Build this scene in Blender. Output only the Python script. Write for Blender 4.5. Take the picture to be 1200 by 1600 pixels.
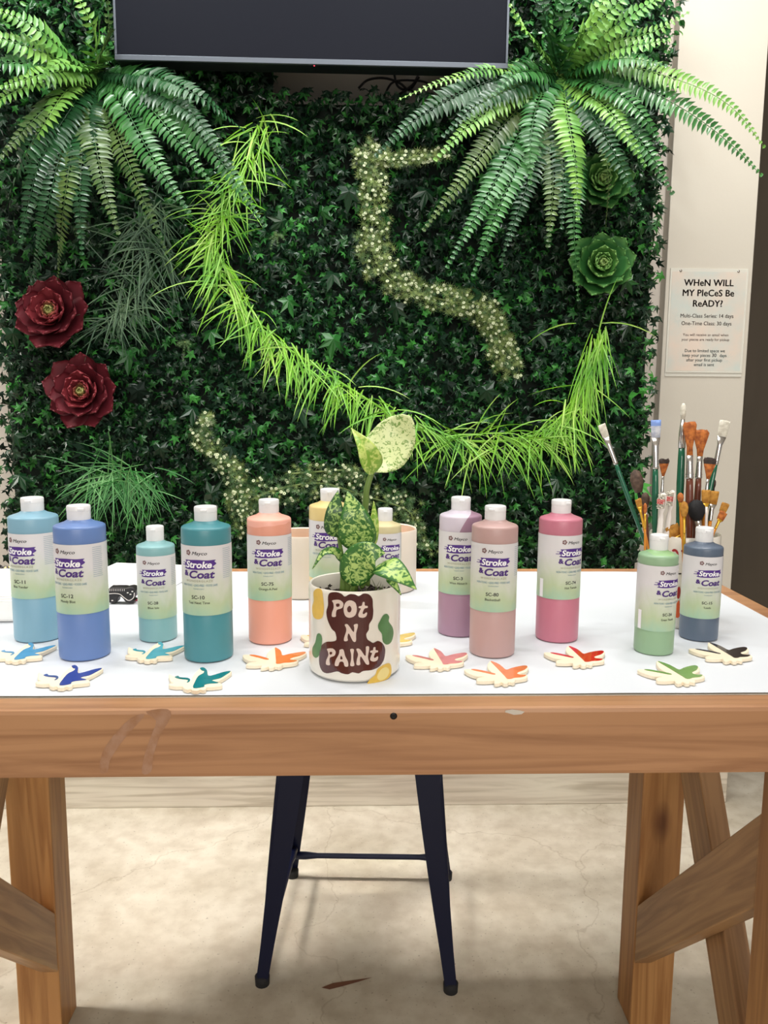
import bpy, bmesh, math, random
import numpy as np
from mathutils import Vector, Matrix, noise
random.seed(7); rng = np.random.default_rng(11)
S = bpy.context.scene; COL = S.collection
for o in list(bpy.data.objects): bpy.data.objects.remove(o)
R_ = math.radians

# ------------------------------------------------------------------ camera
HC = 1.35; F = 1250.0; PITCH, YAW, ROLL = R_(8.0), R_(1.81), R_(0.39)
FW = Vector((math.sin(YAW)*math.cos(PITCH), math.cos(YAW)*math.cos(PITCH), -math.sin(PITCH)))
RT = Vector((math.cos(YAW), -math.sin(YAW), 0)); UP = RT.cross(FW)
RT, UP = RT*math.cos(ROLL)+UP*math.sin(ROLL), UP*math.cos(ROLL)-RT*math.sin(ROLL)
CAMP = Vector((0, 0, HC))
cd = bpy.data.cameras.new('camera'); cam = bpy.data.objects.new('camera', cd); COL.objects.link(cam)
cd.sensor_fit = 'VERTICAL'; cd.sensor_height = 36; cd.lens = F/1600*36; cd.clip_start = .02
cam.matrix_world = Matrix(((RT.x, UP.x, -FW.x, 0), (RT.y, UP.y, -FW.y, 0), (RT.z, UP.z, -FW.z, HC), (0, 0, 0, 1)))
S.camera = cam
def ray(x, y): return FW + RT*((x-600)/F) - UP*((y-800)/F)
def at(x, y, Y):                     # point seen at (x, y) on the upright plane at distance Y
    r = ray(x, y); return CAMP + r*(Y/r.y)
def on(x, y, z=.97):                 # point seen at (x, y) on the level plane at height z
    r = ray(x, y); return CAMP + r*((z-HC)/r.z)

# ------------------------------------------------------------------ light
S.view_settings.view_transform = 'Standard'; S.view_settings.look = 'None'
S.view_settings.gamma = 1; S.view_settings.use_curve_mapping = False
S.view_settings.exposure = -0.16
W = bpy.data.worlds.new('world'); S.world = W; W.use_nodes = True
W.node_tree.nodes['Background'].inputs[0].default_value = (1.0, .97, .93, 1)
W.node_tree.nodes['Background'].inputs[1].default_value = .30
def area(name, loc, tgt, sx, sy, power, col=(1, .96, .9), spread=180):
    d = bpy.data.lights.new(name, 'AREA'); d.shape = 'RECTANGLE'; d.size = sx; d.size_y = sy
    d.energy = power; d.color = col; d.spread = R_(spread)
    o = bpy.data.objects.new(name, d); COL.objects.link(o); o.location = loc
    o.rotation_euler = (Vector(tgt)-Vector(loc)).to_track_quat('-Z', 'Y').to_euler(); return o
area('track_light', (-.75, 1.62, 3.15), (-.8, 2.45, 1.6), .22, .22, 13, (.95, 1, .97))
area('track_light', (.15, 1.62, 3.15), (.1, 2.45, 1.2), .22, .22, 9, (.95, 1, .97))
area('track_light', (.95, 1.62, 3.15), (.85, 2.45, 1.6), .22, .22, 14, (1, .98, .93))
area('ceiling_panel', (.1, .9, 3.2), (.1, 1.0, 0), 1.8, .5, 30, (1, .98, .96))
area('ceiling_panel', (.1, 1.95, 3.25), (.1, 1.95, 0), 2.6, .3, 9, (1, .97, .93))
area('floor_fill', (0, 1.98, 3.25), (0, 1.98, 0), 1.3, .12, 4.5, (1, .95, .88), 32)  # added fill, no visible fitting: brightens the floor between table and wall
area('floor_fill', (-2.4, 1.7, 3.2), (-.6, 1.9, 0), .4, .4, 9, (1, .95, .88), 50)  # added fill from the left, lifts the floor under the table
area('front_fill', (.3, -4.2, 2.3), (0, 2, .4), 3.4, 1.8, 150, (1, .95, .88))  # added soft fill from behind the camera, not an actual window

# ------------------------------------------------------------------ materials
def lin(c):
    return tuple(((v/255)/12.92 if v/255 <= .04045 else ((v/255+.055)/1.055)**2.4) for v in c)+(1,)
def mat(name, c, rough=.5, metal=0, spec=.5, coat=0, noise_amt=0, noise_scale=8, bump=0, bump_scale=60, c2=None, emit=None):
    m = bpy.data.materials.new(name); m.use_nodes = True; t = m.node_tree; b = t.nodes['Principled BSDF']
    c = lin(c); b.inputs['Base Color'].default_value = c; b.inputs['Roughness'].default_value = rough
    b.inputs['Metallic'].default_value = metal; b.inputs['Specular IOR Level'].default_value = spec
    b.inputs['Coat Weight'].default_value = coat
    tc = t.nodes.new('ShaderNodeTexCoord')
    if noise_amt or c2:
        n = t.nodes.new('ShaderNodeTexNoise'); n.inputs['Scale'].default_value = noise_scale; n.inputs['Detail'].default_value = 5
        t.links.new(tc.outputs['Object'], n.inputs['Vector'])
        r = t.nodes.new('ShaderNodeValToRGB'); e = r.color_ramp.elements
        d = lin(c2) if c2 else tuple(v*(1-noise_amt) for v in c[:3])+(1,)
        e[0].position = .35; e[0].color = d; e[1].position = .65; e[1].color = c
        t.links.new(n.outputs['Fac'], r.inputs['Fac']); t.links.new(r.outputs['Color'], b.inputs['Base Color'])
    if bump:
        n2 = t.nodes.new('ShaderNodeTexNoise'); n2.inputs['Scale'].default_value = bump_scale; n2.inputs['Detail'].default_value = 6
        t.links.new(tc.outputs['Object'], n2.inputs['Vector'])
        bp = t.nodes.new('ShaderNodeBump'); bp.inputs['Strength'].default_value = bump; bp.inputs['Distance'].default_value = .01
        t.links.new(n2.outputs['Fac'], bp.inputs['Height']); t.links.new(bp.outputs['Normal'], b.inputs['Normal'])
    if emit: b.inputs['Emission Color'].default_value = lin(emit); b.inputs['Emission Strength'].default_value = 1.5
    return m
def node(t, k, **kw):
    n = t.nodes.new(k)
    for a, v in kw.items(): setattr(n, a, v)
    return n
def wood(name, light, dark, axis=0, knots=True, rough=.45, seed=0):
    m = bpy.data.materials.new(name); m.use_nodes = True; t = m.node_tree; b = t.nodes['Principled BSDF']; L = t.links.new
    tc = node(t, 'ShaderNodeTexCoord'); mp = node(t, 'ShaderNodeMapping')
    sc = [34, 34, 34]; sc[axis] = 1.6; mp.inputs['Scale'].default_value = sc; mp.inputs['Location'].default_value = (seed, seed*.7, seed*.3)
    L(tc.outputs['Object'], mp.inputs['Vector'])
    n = node(t, 'ShaderNodeTexNoise'); n.inputs['Scale'].default_value = 1.3; n.inputs['Detail'].default_value = 7; n.inputs['Distortion'].default_value = 1.1
    L(mp.outputs[0], n.inputs['Vector'])
    sc2 = [5, 5, 5]; sc2[axis] = 1.2
    mp2 = node(t, 'ShaderNodeMapping'); mp2.inputs['Scale'].default_value = sc2; L(tc.outputs['Object'], mp2.inputs['Vector'])
    n2 = node(t, 'ShaderNodeTexNoise'); n2.inputs['Scale'].default_value = 1.5; n2.inputs['Detail'].default_value = 3
    L(mp2.outputs[0], n2.inputs['Vector'])
    r = node(t, 'ShaderNodeValToRGB'); e = r.color_ramp.elements
    e[0].position = .36; e[0].color = lin(dark); e[1].position = .58; e[1].color = lin(light)
    L(n.outputs['Fac'], r.inputs['Fac'])
    mx = node(t, 'ShaderNodeMix', data_type='RGBA', blend_type='MULTIPLY'); mx.inputs['Factor'].default_value = .8
    r2 = node(t, 'ShaderNodeValToRGB'); e = r2.color_ramp.elements
    e[0].position = .3; e[0].color = (.80, .74, .74, 1); e[1].position = .65; e[1].color = (1, 1, 1, 1)
    L(n2.outputs['Fac'], r2.inputs['Fac']); L(r.outputs['Color'], mx.inputs[6]); L(r2.outputs['Color'], mx.inputs[7])
    out = mx.outputs[2]
    if knots:
        sc3 = [9, 9, 9]; sc3[axis] = 4.2
        mp3 = node(t, 'ShaderNodeMapping'); mp3.inputs['Scale'].default_value = sc3; mp3.inputs['Location'].default_value = (seed*1.3, .4, seed)
        L(tc.outputs['Object'], mp3.inputs['Vector'])
        v = node(t, 'ShaderNodeTexVoronoi'); v.inputs['Scale'].default_value = .75; L(mp3.outputs[0], v.inputs['Vector'])
        r3 = node(t, 'ShaderNodeValToRGB'); e = r3.color_ramp.elements
        e[0].position = .05; e[0].color = (.32, .2, .14, 1); e[1].position = .17; e[1].color = (1, 1, 1, 1)
        L(v.outputs['Distance'], r3.inputs['Fac'])
        mx2 = node(t, 'ShaderNodeMix', data_type='RGBA', blend_type='MULTIPLY'); mx2.inputs['Factor'].default_value = .85
        L(out, mx2.inputs[6]); L(r3.outputs['Color'], mx2.inputs[7]); out = mx2.outputs[2]
    L(out, b.inputs['Base Color']); b.inputs['Roughness'].default_value = rough
    bp = node(t, 'ShaderNodeBump'); bp.inputs['Strength'].default_value = .15; bp.inputs['Distance'].default_value = .004
    L(n.outputs['Fac'], bp.inputs['Height']); L(bp.outputs['Normal'], b.inputs['Normal'])
    return m
def ramp_mat(name, stops, attr='t', rough=.5, spec=.35, mottle=None):
    """colour along a petal or leaf, read from a vertex attribute"""
    m = bpy.data.materials.new(name); m.use_nodes = True; t = m.node_tree; b = t.nodes['Principled BSDF']; L = t.links.new
    a = node(t, 'ShaderNodeAttribute', attribute_name=attr); r = node(t, 'ShaderNodeValToRGB')
    e = r.color_ramp.elements; e[0].position = stops[0][0]; e[0].color = lin(stops[0][1]); e[1].position = stops[-1][0]; e[1].color = lin(stops[-1][1])
    for p, c in stops[1:-1]:
        q = e.new(p); q.color = lin(c)
    L(a.outputs['Fac'], r.inputs['Fac']); L(r.outputs['Color'], b.inputs['Base Color'])
    b.inputs['Roughness'].default_value = rough; b.inputs['Specular IOR Level'].default_value = spec
    return m
def variegated(name, green, cream, amount=.5, edge=True, scale=55):
    """dumb-cane leaf: dark margin, cream blotches near the midrib"""
    m = bpy.data.materials.new(name); m.use_nodes = True; t = m.node_tree; b = t.nodes['Principled BSDF']; L = t.links.new
    a = node(t, 'ShaderNodeAttribute', attribute_name='t')       # 0 midrib .. 1 margin
    tc = node(t, 'ShaderNodeTexCoord'); n = node(t, 'ShaderNodeTexNoise'); n.inputs['Scale'].default_value = scale*2.2; n.inputs['Detail'].default_value = 4; n.inputs['Distortion'].default_value = 1.2
    L(tc.outputs['Object'], n.inputs['Vector'])
    ma = node(t, 'ShaderNodeMath', operation='MULTIPLY_ADD'); ma.inputs[1].default_value = -.2 if edge else -.05; ma.inputs[2].default_value = amount-.25
    pw_ = node(t, 'ShaderNodeMath', operation='POWER'); L(a.outputs['Fac'], pw_.inputs[0]); pw_.inputs[1].default_value = 4; L(pw_.outputs[0], ma.inputs[0])
    ad = node(t, 'ShaderNodeMath', operation='ADD'); L(n.outputs['Fac'], ad.inputs[0]); L(ma.outputs[0], ad.inputs[1])
    r = node(t, 'ShaderNodeValToRGB'); e = r.color_ramp.elements
    e[0].position = .46; e[0].color = lin(green); e[1].position = .57; e[1].color = lin(cream)
    q = e.new(.5); q.color = lin(tuple((g+c)//2-6 for g, c in zip(green, cream)))
    L(ad.outputs[0], r.inputs['Fac']); L(r.outputs['Color'], b.inputs['Base Color'])
    b.inputs['Roughness'].default_value = .38
    return m
M = {}
M['apron'] = wood('cedar_grain_long', (184, 136, 96), (158, 112, 76), 0, False, .42, 1)
M['post'] = wood('cedar_grain_upright', (200, 148, 90), (170, 118, 66), 2, True, .5, 3)
M['brace'] = wood('cedar_grain_brace', (194, 152, 106), (162, 122, 82), 0, True, .5, 6)
M['whitewash'] = wood('whitewashed_board', (226, 218, 202), (196, 186, 168), 0, False, .6, 2)
M['wall'] = mat('painted_wall', (212, 204, 194), .75, bump=.05, bump_scale=200)
M['wallside'] = mat('painted_wall_shaded_side', (205, 199, 192), .8)
M['column'] = mat('painted_column', (212, 206, 194), .65, bump=.03, bump_scale=90)
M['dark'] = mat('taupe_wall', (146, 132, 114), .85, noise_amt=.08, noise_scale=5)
M['dark2'] = mat('taupe_wainscot', (124, 111, 96), .8)
M['ceil'] = mat('ceiling_paint', (225, 222, 216), .9)
M['cap'] = mat('white_cap_plastic', (240, 240, 242), .32)
M['black'] = mat('black_plastic', (14, 18, 22), .5, spec=.3)
M['screen'] = mat('switched_off_screen', (18, 20, 30), .6, spec=.1)
M['bezel'] = mat('grey_bezel', (92, 98, 108), .4, metal=.4)
M['navy'] = mat('navy_painted_steel', (8, 14, 44), .42, spec=.3)
M['rubber'] = mat('rubber_foot', (30, 30, 32), .8)
M['paper'] = mat('white_table_paper', (222, 226, 233), .55, bump=.12, bump_scale=7)
M['sheet'] = mat('printed_paper', (244, 244, 246), .6)
M['print'] = mat('faint_print', (186, 188, 192), .7)
M['tray'] = mat('white_tray_plastic', (240, 239, 236), .4)
M['ceramic'] = mat('white_glazed_ceramic', (238, 232, 220), .22, coat=.4)
M['bisque'] = mat('unglazed_bisque', (244, 230, 204), .8)
M['bisquewhite'] = mat('plain_white_ceramic', (242, 228, 212), .5)
M['bisquein'] = mat('bisque_inside', (236, 208, 184), .7)
M['soil'] = mat('potting_soil', (52, 38, 28), .95, noise_amt=.6, noise_scale=150, bump=1, bump_scale=200)
M['steel'] = mat('polished_ferrule', (205, 200, 195), .22, metal=.9)
M['gold'] = mat('brass_ferrule', (225, 175, 60), .3, metal=.6)
M['greenh'] = mat('green_lacquer_handle', (20, 96, 68), .25, coat=.5)
M['brownh'] = mat('brown_lacquer_handle', (112, 58, 40), .3, coat=.5)
M['orangeh'] = mat('amber_lacquer_handle', (222, 140, 38), .3, coat=.4)
M['whiteh'] = mat('white_handle', (240, 232, 226), .35)
def bristle(name, c, c2): return mat(name, c, .75, c2=c2, noise_scale=160)
M['bwhite'] = bristle('white_bristle', (240, 236, 222), (206, 200, 184))
M['bblue'] = bristle('bluish_white_bristle', (216, 218, 226), (176, 184, 206))
M['bluetip'] = mat('blue_paint_residue', (130, 160, 225), .7)
M['borange'] = bristle('orange_sable_bristle', (206, 122, 54), (150, 76, 30))
M['bdark'] = bristle('dark_bristle_tips', (70, 52, 44), (40, 30, 28))
M['bbrown'] = bristle('brown_squirrel_bristle', (106, 84, 70), (72, 54, 44))
M['btan'] = bristle('tan_bristle', (206, 150, 62), (168, 112, 36))
M['bblack'] = bristle('black_mop_bristle', (24, 22, 26), (10, 10, 12))
M['pink'] = mat('red_pink_stain', (230, 120, 116), .7)
def concrete():
    m = bpy.data.materials.new('worn_concrete'); m.use_nodes = True; t = m.node_tree; b = t.nodes['Principled BSDF']; L = t.links.new
    tc = node(t, 'ShaderNodeTexCoord')
    def nz(s, d=6, dist=0):
        n = node(t, 'ShaderNodeTexNoise'); n.inputs['Scale'].default_value = s; n.inputs['Detail'].default_value = d; n.inputs['Distortion'].default_value = dist
        L(tc.outputs['Object'], n.inputs['Vector']); return n
    def rp(src, p0, c0, p1, c1):
        r = node(t, 'ShaderNodeValToRGB'); e = r.color_ramp.elements; e[0].position = p0; e[0].color = lin(c0); e[1].position = p1; e[1].color = lin(c1)
        L(src, r.inputs['Fac']); return r.outputs['Color']
    a = rp(nz(2.6, 8, 1.5).outputs['Fac'], .3, (196, 186, 168), .7, (222, 214, 198))
    c = rp(nz(19, 8).outputs['Fac'], .33, (214, 206, 196), .6, (255, 255, 255))
    mx = node(t, 'ShaderNodeMix', data_type='RGBA', blend_type='MULTIPLY'); mx.inputs['Factor'].default_value = .5
    L(a, mx.inputs[6]); L(c, mx.inputs[7])
    v = node(t, 'ShaderNodeTexVoronoi', feature='DISTANCE_TO_EDGE'); v.inputs['Scale'].default_value = 1.15
    vm = node(t, 'ShaderNodeVectorMath', operation='ADD'); nn = nz(5, 6); L(tc.outputs['Object'], vm.inputs[0]); 
    sc = node(t, 'ShaderNodeVectorMath', operation='SCALE'); sc.inputs['Scale'].default_value = .25; L(nn.outputs['Color'], sc.inputs[0]); L(sc.outputs[0], vm.inputs[1]); L(vm.outputs[0], v.inputs['Vector'])
    cr = rp(v.outputs['Distance'], .0, (200, 190, 176), .004, (255, 255, 255))
    mx2 = node(t, 'ShaderNodeMix', data_type='RGBA', blend_type='MULTIPLY'); mx2.inputs['Factor'].default_value = .45
    L(mx.outputs[2], mx2.inputs[6]); L(cr, mx2.inputs[7])
    sp = rp(nz(130, 2).outputs['Fac'], .27, (150, 138, 122), .34, (255, 255, 255))
    mx3 = node(t, 'ShaderNodeMix', data_type='RGBA', blend_type='MULTIPLY'); mx3.inputs['Factor'].default_value = .5
    L(mx2.outputs[2], mx3.inputs[6]); L(sp, mx3.inputs[7])
    L(mx3.outputs[2], b.inputs['Base Color']); b.inputs['Roughness'].default_value = .5
    bp = node(t, 'ShaderNodeBump'); bp.inputs['Strength'].default_value = .15; bp.inputs['Distance'].default_value = .004
    L(nz(40).outputs['Fac'], bp.inputs['Height']); L(bp.outputs['Normal'], b.inputs['Normal'])
    return m
M['floor'] = concrete()
# foliage
def leafmat(name, c, c2, rough=.35, scale=6, spec=.5):
    return mat(name, c, rough, c2=c2, noise_scale=scale, spec=spec)
M['ivy'] = [leafmat('ivy_dark', (26, 66, 36), (12, 38, 20), .3, spec=.5), leafmat('ivy_deep', (18, 48, 30), (8, 26, 16), .55, spec=.18), leafmat('ivy_mid', (50, 116, 50), (26, 72, 30), .3, spec=.5), leafmat('ivy_young', (72, 150, 62), (44, 112, 44), .42, spec=.35)]
M['box'] = [leafmat('boxwood_mid', (60, 128, 60), (26, 74, 40), .3), leafmat('boxwood_light', (112, 168, 84), (60, 126, 60), .3)]
M['fern'] = {'bright': leafmat('fern_bright', (122, 168, 74), (80, 136, 60), .36, 14, .5), 'green': leafmat('fern_green', (68, 126, 62), (40, 92, 46), .3, 14, .55),
             'olive': leafmat('fern_olive', (84, 110, 52), (52, 82, 38), .34, 14, .5), 'deep': leafmat('fern_deep', (40, 86, 48), (24, 60, 34), .3, 14, .5)}
M['grass'] = [leafmat('lime_grass', (140, 202, 52), (88, 160, 36), .4, 10), leafmat('lime_grass_pale', (178, 218, 104), (120, 188, 64), .42, 10)]
M['dgrass'] = [leafmat('dull_grass', (104, 134, 98), (62, 94, 64), .45, 10), leafmat('dull_grass_dark', (64, 96, 66), (40, 70, 48), .45, 10)]
M['mgrass'] = [leafmat('green_grass', (66, 140, 66), (40, 104, 48), .4, 10), leafmat('green_grass_light', (110, 170, 100), (70, 130, 70), .4, 10)]
M['needle'] = [leafmat('spiky_needles', (146, 164, 96), (98, 124, 60), .5, 20), leafmat('spiky_needles_green', (92, 124, 72), (60, 94, 50), .5, 20)]
M['blossom'] = mat('tiny_white_blossom', (222, 230, 192), .5)
M['backing'] = mat('green_backing_mesh', (12, 26, 16), .9)
M['stem'] = mat('plant_stem', (110, 138, 66), .45)

# ------------------------------------------------------------------ helpers
def link(o, parent=None):
    COL.objects.link(o)
    if parent is not None: o.parent = parent
    return o
def tag(o, label=None, cat=None, group=None, kind=None):
    if label: o['label'] = label
    if cat: o['category'] = cat
    if group: o['group'] = group
    if kind: o['kind'] = kind
    return o
def empty(name, loc=(0, 0, 0), rz=0, label=None, cat=None, group=None):
    o = bpy.data.objects.new(name, None); o.location = loc; o.rotation_euler = (0, 0, rz); o.empty_display_size = .02
    link(o); return tag(o, label, cat, group)
def mesh(name, verts, faces, m, parent=None, smooth=False, mi=None, attr=None):
    me = bpy.data.meshes.new(name); me.from_pydata([tuple(v) for v in verts], [], [tuple(f) for f in faces])
    for k in (m if isinstance(m, list) else [m]): me.materials.append(k)
    if mi is not None: me.polygons.foreach_set('material_index', list(map(int, mi)))
    if smooth: me.polygons.foreach_set('use_smooth', [True]*len(me.polygons))
    if attr is not None:
        a = me.attributes.new('t', 'FLOAT', 'POINT'); a.data.foreach_set('value', list(map(float, attr)))
    me.update(); o = bpy.data.objects.new(name, me); return link(o, parent)
def from_bm(name, bm, m, parent=None, smooth=False):
    me = bpy.data.meshes.new(name); bmesh.ops.recalc_face_normals(bm, faces=bm.faces); bm.to_mesh(me); bm.free()
    for k in (m if isinstance(m, list) else [m]): me.materials.append(k)
    if smooth: me.polygons.foreach_set('use_smooth', [True]*len(me.polygons))
    o = bpy.data.objects.new(name, me); return link(o, parent)
def box(name, a, b, m, parent=None, bev=.002, seg=2):
    bm = bmesh.new(); bmesh.ops.create_cube(bm, size=1)
    a, b = Vector(a), Vector(b)
    for v in bm.verts: v.co = Vector((a[i]+(b[i]-a[i])*(v.co[i]+.5) for i in range(3)))
    if bev: bmesh.ops.bevel(bm, geom=bm.edges[:]+bm.verts[:], offset=bev, segments=seg, affect='EDGES', profile=.6)
    return from_bm(name, bm, m, parent)
class MB:
    def __init__(s): s.v = []; s.f = []; s.mi = []; s.t = []
    def add(s, v, f, mi=0, t=None):
        n = len(s.v); s.v += [tuple(p) for p in v]; s.f += [tuple(i+n for i in q) for q in f]; s.mi += [mi]*len(f)
        s.t += list(t) if t is not None else [0]*len(v)
    def build(s, name, m, parent=None, smooth=True, attr=False):
        return mesh(name, s.v, s.f, m, parent, smooth, s.mi, s.t if attr else None)
def spline(pts, n):
    P = [Vector(p) for p in pts]
    if len(P) == 2: return [P[0].lerp(P[1], i/n) for i in range(n+1)]
    P = [2*P[0]-P[1]]+P+[2*P[-1]-P[-2]]; k = len(P)-3; out = []
    for i in range(n+1):
        u = i/n*k; j = min(int(u), k-1); t = u-j; a, b, c, d = P[j:j+4]
        out.append(.5*((2*b)+(c-a)*t+(2*a-5*b+4*c-d)*t*t+(3*b-a-3*c+d)*t**3))
    return out
def tube(mb, pts, rad, seg=6, mi=0, cap=True):
    n = len(pts); V = []; Fc = []
    if not hasattr(rad, '__len__'): rad = [rad]*n
    prev = None
    for i, p in enumerate(pts):
        p = Vector(p); T = (Vector(pts[min(i+1, n-1)])-Vector(pts[max(i-1, 0)])).normalized()
        A = prev - T*prev.dot(T) if prev is not None else T.orthogonal()
        if A.length < 1e-6: A = T.orthogonal()
        A.normalize(); prev = A; B = T.cross(A)
        for k in range(seg):
            a = 2*math.pi*k/seg; V.append(p+(A*math.cos(a)+B*math.sin(a))*rad[i])
    for i in range(n-1):
        for k in range(seg):
            k2 = (k+1) % seg; Fc.append((i*seg+k, i*seg+k2, (i+1)*seg+k2, (i+1)*seg+k))
    if cap: Fc.append(tuple(range(seg))[::-1]); Fc.append(tuple((n-1)*seg+k for k in range(seg)))
    mb.add(V, Fc, mi)
def lathe(prof, seg=48, cap=True):
    V = []; Fc = []; n = len(prof)
    for r, z in prof:
        for k in range(seg):
            a = 2*math.pi*k/seg; V.append((r*math.cos(a), r*math.sin(a), z))
    for i in range(n-1):
        for k in range(seg):
            k2 = (k+1) % seg; Fc.append((i*seg+k, i*seg+k2, (i+1)*seg+k2, (i+1)*seg+k))
    if cap:
        if prof[0][0] > 1e-5: Fc.append(tuple(range(seg))[::-1])
        if prof[-1][0] > 1e-5: Fc.append(tuple((n-1)*seg+k for k in range(seg)))
    return V, Fc
def turned(name, prof, m, parent=None, seg=48, cap=True, smooth=True):
    v, f = lathe(prof, seg, cap); o = mesh(name, v, f, m, parent, smooth)
    if smooth:
        bm = bmesh.new(); bm.from_mesh(o.data)
        for e in bm.edges:
            if len(e.link_faces) == 2 and e.calc_face_angle(0) > R_(38): e.smooth = False
        bm.to_mesh(o.data); bm.free()
    return o
_tc = {}
def text2d(s, size=1, shear=0, bold=0, align='CENTER', space=1.0, sx=1.0):
    """flat text as (verts, faces) in metres, baseline at 0"""
    k = (s, shear, bold, align, space)
    if k not in _tc:
        c = bpy.data.curves.new('text', 'FONT'); c.body = s; c.size = 1; c.shear = shear; c.offset = bold; c.align_x = align; c.space_character = space; c.resolution_u = 3
        o = bpy.data.objects.new('text', c); COL.objects.link(o); bpy.context.view_layer.update()
        me = bpy.data.meshes.new_from_object(o.evaluated_get(bpy.context.evaluated_depsgraph_get()))
        _tc[k] = ([(v.co.x, v.co.y) for v in me.vertices], [tuple(p.vertices) for p in me.polygons])
        bpy.data.objects.remove(o); bpy.data.curves.remove(c); bpy.data.meshes.remove(me)
    v, f = _tc[k]; return [(x*size*sx, y*size) for x, y in v], f
def heavy(s, w, shear=0, align='CENTER', space=1.0):
    """unit-size text thickened by w with shifted copies (keeps narrow joints clean)"""
    v, f = text2d(s, 1, shear, 0, align, space); V, Fc = [], []
    for dx, dy in ((0, 0), (w, 0), (-w, 0), (0, w*.6), (0, -w*.6)):
        n = len(V); V += [(x+dx, y+dy) for x, y in v]; Fc += [tuple(i+n for i in q) for q in f]
    return V, Fc
def smooth_poly(pts, per=4):
    n = len(pts); out = []
    for i in range(n):
        a, b, c, d = (Vector((*pts[(i+j) % n], 0)) for j in (-1, 0, 1, 2))
        for k in range(per):
            t = k/per; q = .5*((2*b)+(c-a)*t+(2*a-5*b+4*c-d)*t*t+(3*b-a-3*c+d)*t**3); out.append((q.x, q.y))
    return out
def wrap(parts, r, turn=0, step=.004):
    """lay flat (verts, faces) pieces round an upright cylinder of radius r, front (-Y) = x 0"""
    bm = bmesh.new()
    for v, f in parts:
        bv = [bm.verts.new((x, 0, y)) for x, y in v]
        for q in f:
            try: bm.faces.new([bv[i] for i in q])
            except ValueError: pass
    bmesh.ops.triangulate(bm, faces=bm.faces)
    xs = [v.co.x for v in bm.verts]
    if xs:
        x = math.floor(min(xs)/step)*step
        while x < max(xs):
            bmesh.ops.bisect_plane(bm, geom=bm.verts[:]+bm.edges[:]+bm.faces[:], plane_co=(x, 0, 0), plane_no=(1, 0, 0)); x += step
    for v in bm.verts:
        a = v.co.x/r+turn; v.co = Vector((r*math.sin(a), -r*math.cos(a), v.co.z))
    return bm
def wrapped(name, parts, r, m, parent, turn=0, step=.004):
    bm = wrap(parts, r, turn, step); me = bpy.data.meshes.new(name); bm.to_mesh(me); bm.free(); me.materials.append(m)
    o = bpy.data.objects.new(name, me); return link(o, parent)
def shift(p, dx, dy): v, f = p; return [(x+dx, y+dy) for x, y in v], f
def rect(x0, y0, x1, y1): return [(x0, y0), (x1, y0), (x1, y1), (x0, y1)], [(0, 1, 2, 3)]
def tess(poly):
    from mathutils.geometry import tessellate_polygon
    return [tuple(t) for t in tessellate_polygon([[Vector((x, y, 0)) for x, y in poly]])]
def slab(name, poly, z0, z1, m, parent=None, bev=0):
    """upright-sided plate with a chamfered upper edge"""
    n = len(poly); a = sum(poly[i][0]*poly[(i+1) % n][1]-poly[(i+1) % n][0]*poly[i][1] for i in range(n))
    if a < 0: poly = poly[::-1]
    ins = []
    for i in range(n):
        p, q, r = Vector(poly[i-1]), Vector(poly[i]), Vector(poly[(i+1) % n]); t = (r-p).normalized(); ins.append((q.x-t.y*bev, q.y+t.x*bev))
    V = [(x, y, z0) for x, y in poly]+[(x, y, z1-bev) for x, y in poly]; k = 2
    if bev: V += [(x, y, z1) for x, y in ins]; k = 3
    Fc = []
    for l in range(k-1):
        for i in range(n): j = (i+1) % n; Fc.append((l*n+i, l*n+j, (l+1)*n+j, (l+1)*n+i))
    T = tess(poly)
    for t in T:
        u, v, w = (Vector(poly[q]) for q in t); up = (v-u).cross(w-u) > 0; t = t if up else t[::-1]
        Fc.append(tuple((k-1)*n+q for q in t)); Fc.append(tuple(q for q in t[::-1]))
    return mesh(name, V, Fc, m, parent)

# ------------------------------------------------------------------ setting
TOP = .97                            # height of the table surface
WY = 2.60; CY = 2.555                # back wall, face of the pillar
def struct(o): o['kind'] = 'structure'; return o
struct(box('floor', (-5, -3, -.05), (5, 7, 0), M['floor'], bev=0))
struct(box('ceiling', (-5, -3, 3.3), (5, 7, 3.35), M['ceil'], bev=0))
colL = at(1040, 450, CY).x; colR = at(1177, 410, CY).x
struct(box('wall_back', (-3.2, WY, 0), (colR, WY+.1, 3.3), M['wall'], bev=0))
struct(box('wall_pillar', (colL, CY, 0), (colR, WY, 3.3), M['column'], bev=.003))
bbr = at(1132, 1240, CY-.02).x
struct(box('baseboard_back', (-3.2, CY-.035, 0), (bbr, CY-.001, .15), M['whitewash'], bev=.003))
# the dim room to the right: a taupe wall running back and to the right, with a lower band
p1 = ray(1147, 847); p2 = ray(1200, 877); hz = .85
A = CAMP+p1*(-hz/p1.z); B = CAMP+p2*(-hz/p2.z); d = (B-A).normalized(); A2 = A-d*2.2; B2 = B+d*2.6
def vwall(name, a, b, z0, z1, th, m):
    n = Vector((-(b-a).y, (b-a).x, 0)).normalized()
    if n.y < 0: n = -n
    v = [(p.x+n.x*k, p.y+n.y*k, z) for z in (z0, z1) for p in (a, b) for k in (0, th)]
    return mesh(name, v, [(0, 2, 6, 4), (1, 5, 7, 3), (0, 1, 3, 2), (4, 6, 7, 5), (0, 4, 5, 1), (2, 3, 7, 6)], m)
n_ = Vector((-d.y, d.x, 0)); n_ = n_ if n_.y > 0 else -n_
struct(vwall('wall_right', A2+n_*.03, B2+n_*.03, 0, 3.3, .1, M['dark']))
struct(vwall('baseboard_right', A2, B2, 0, HC-hz, .028, M['dark2']))

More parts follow.
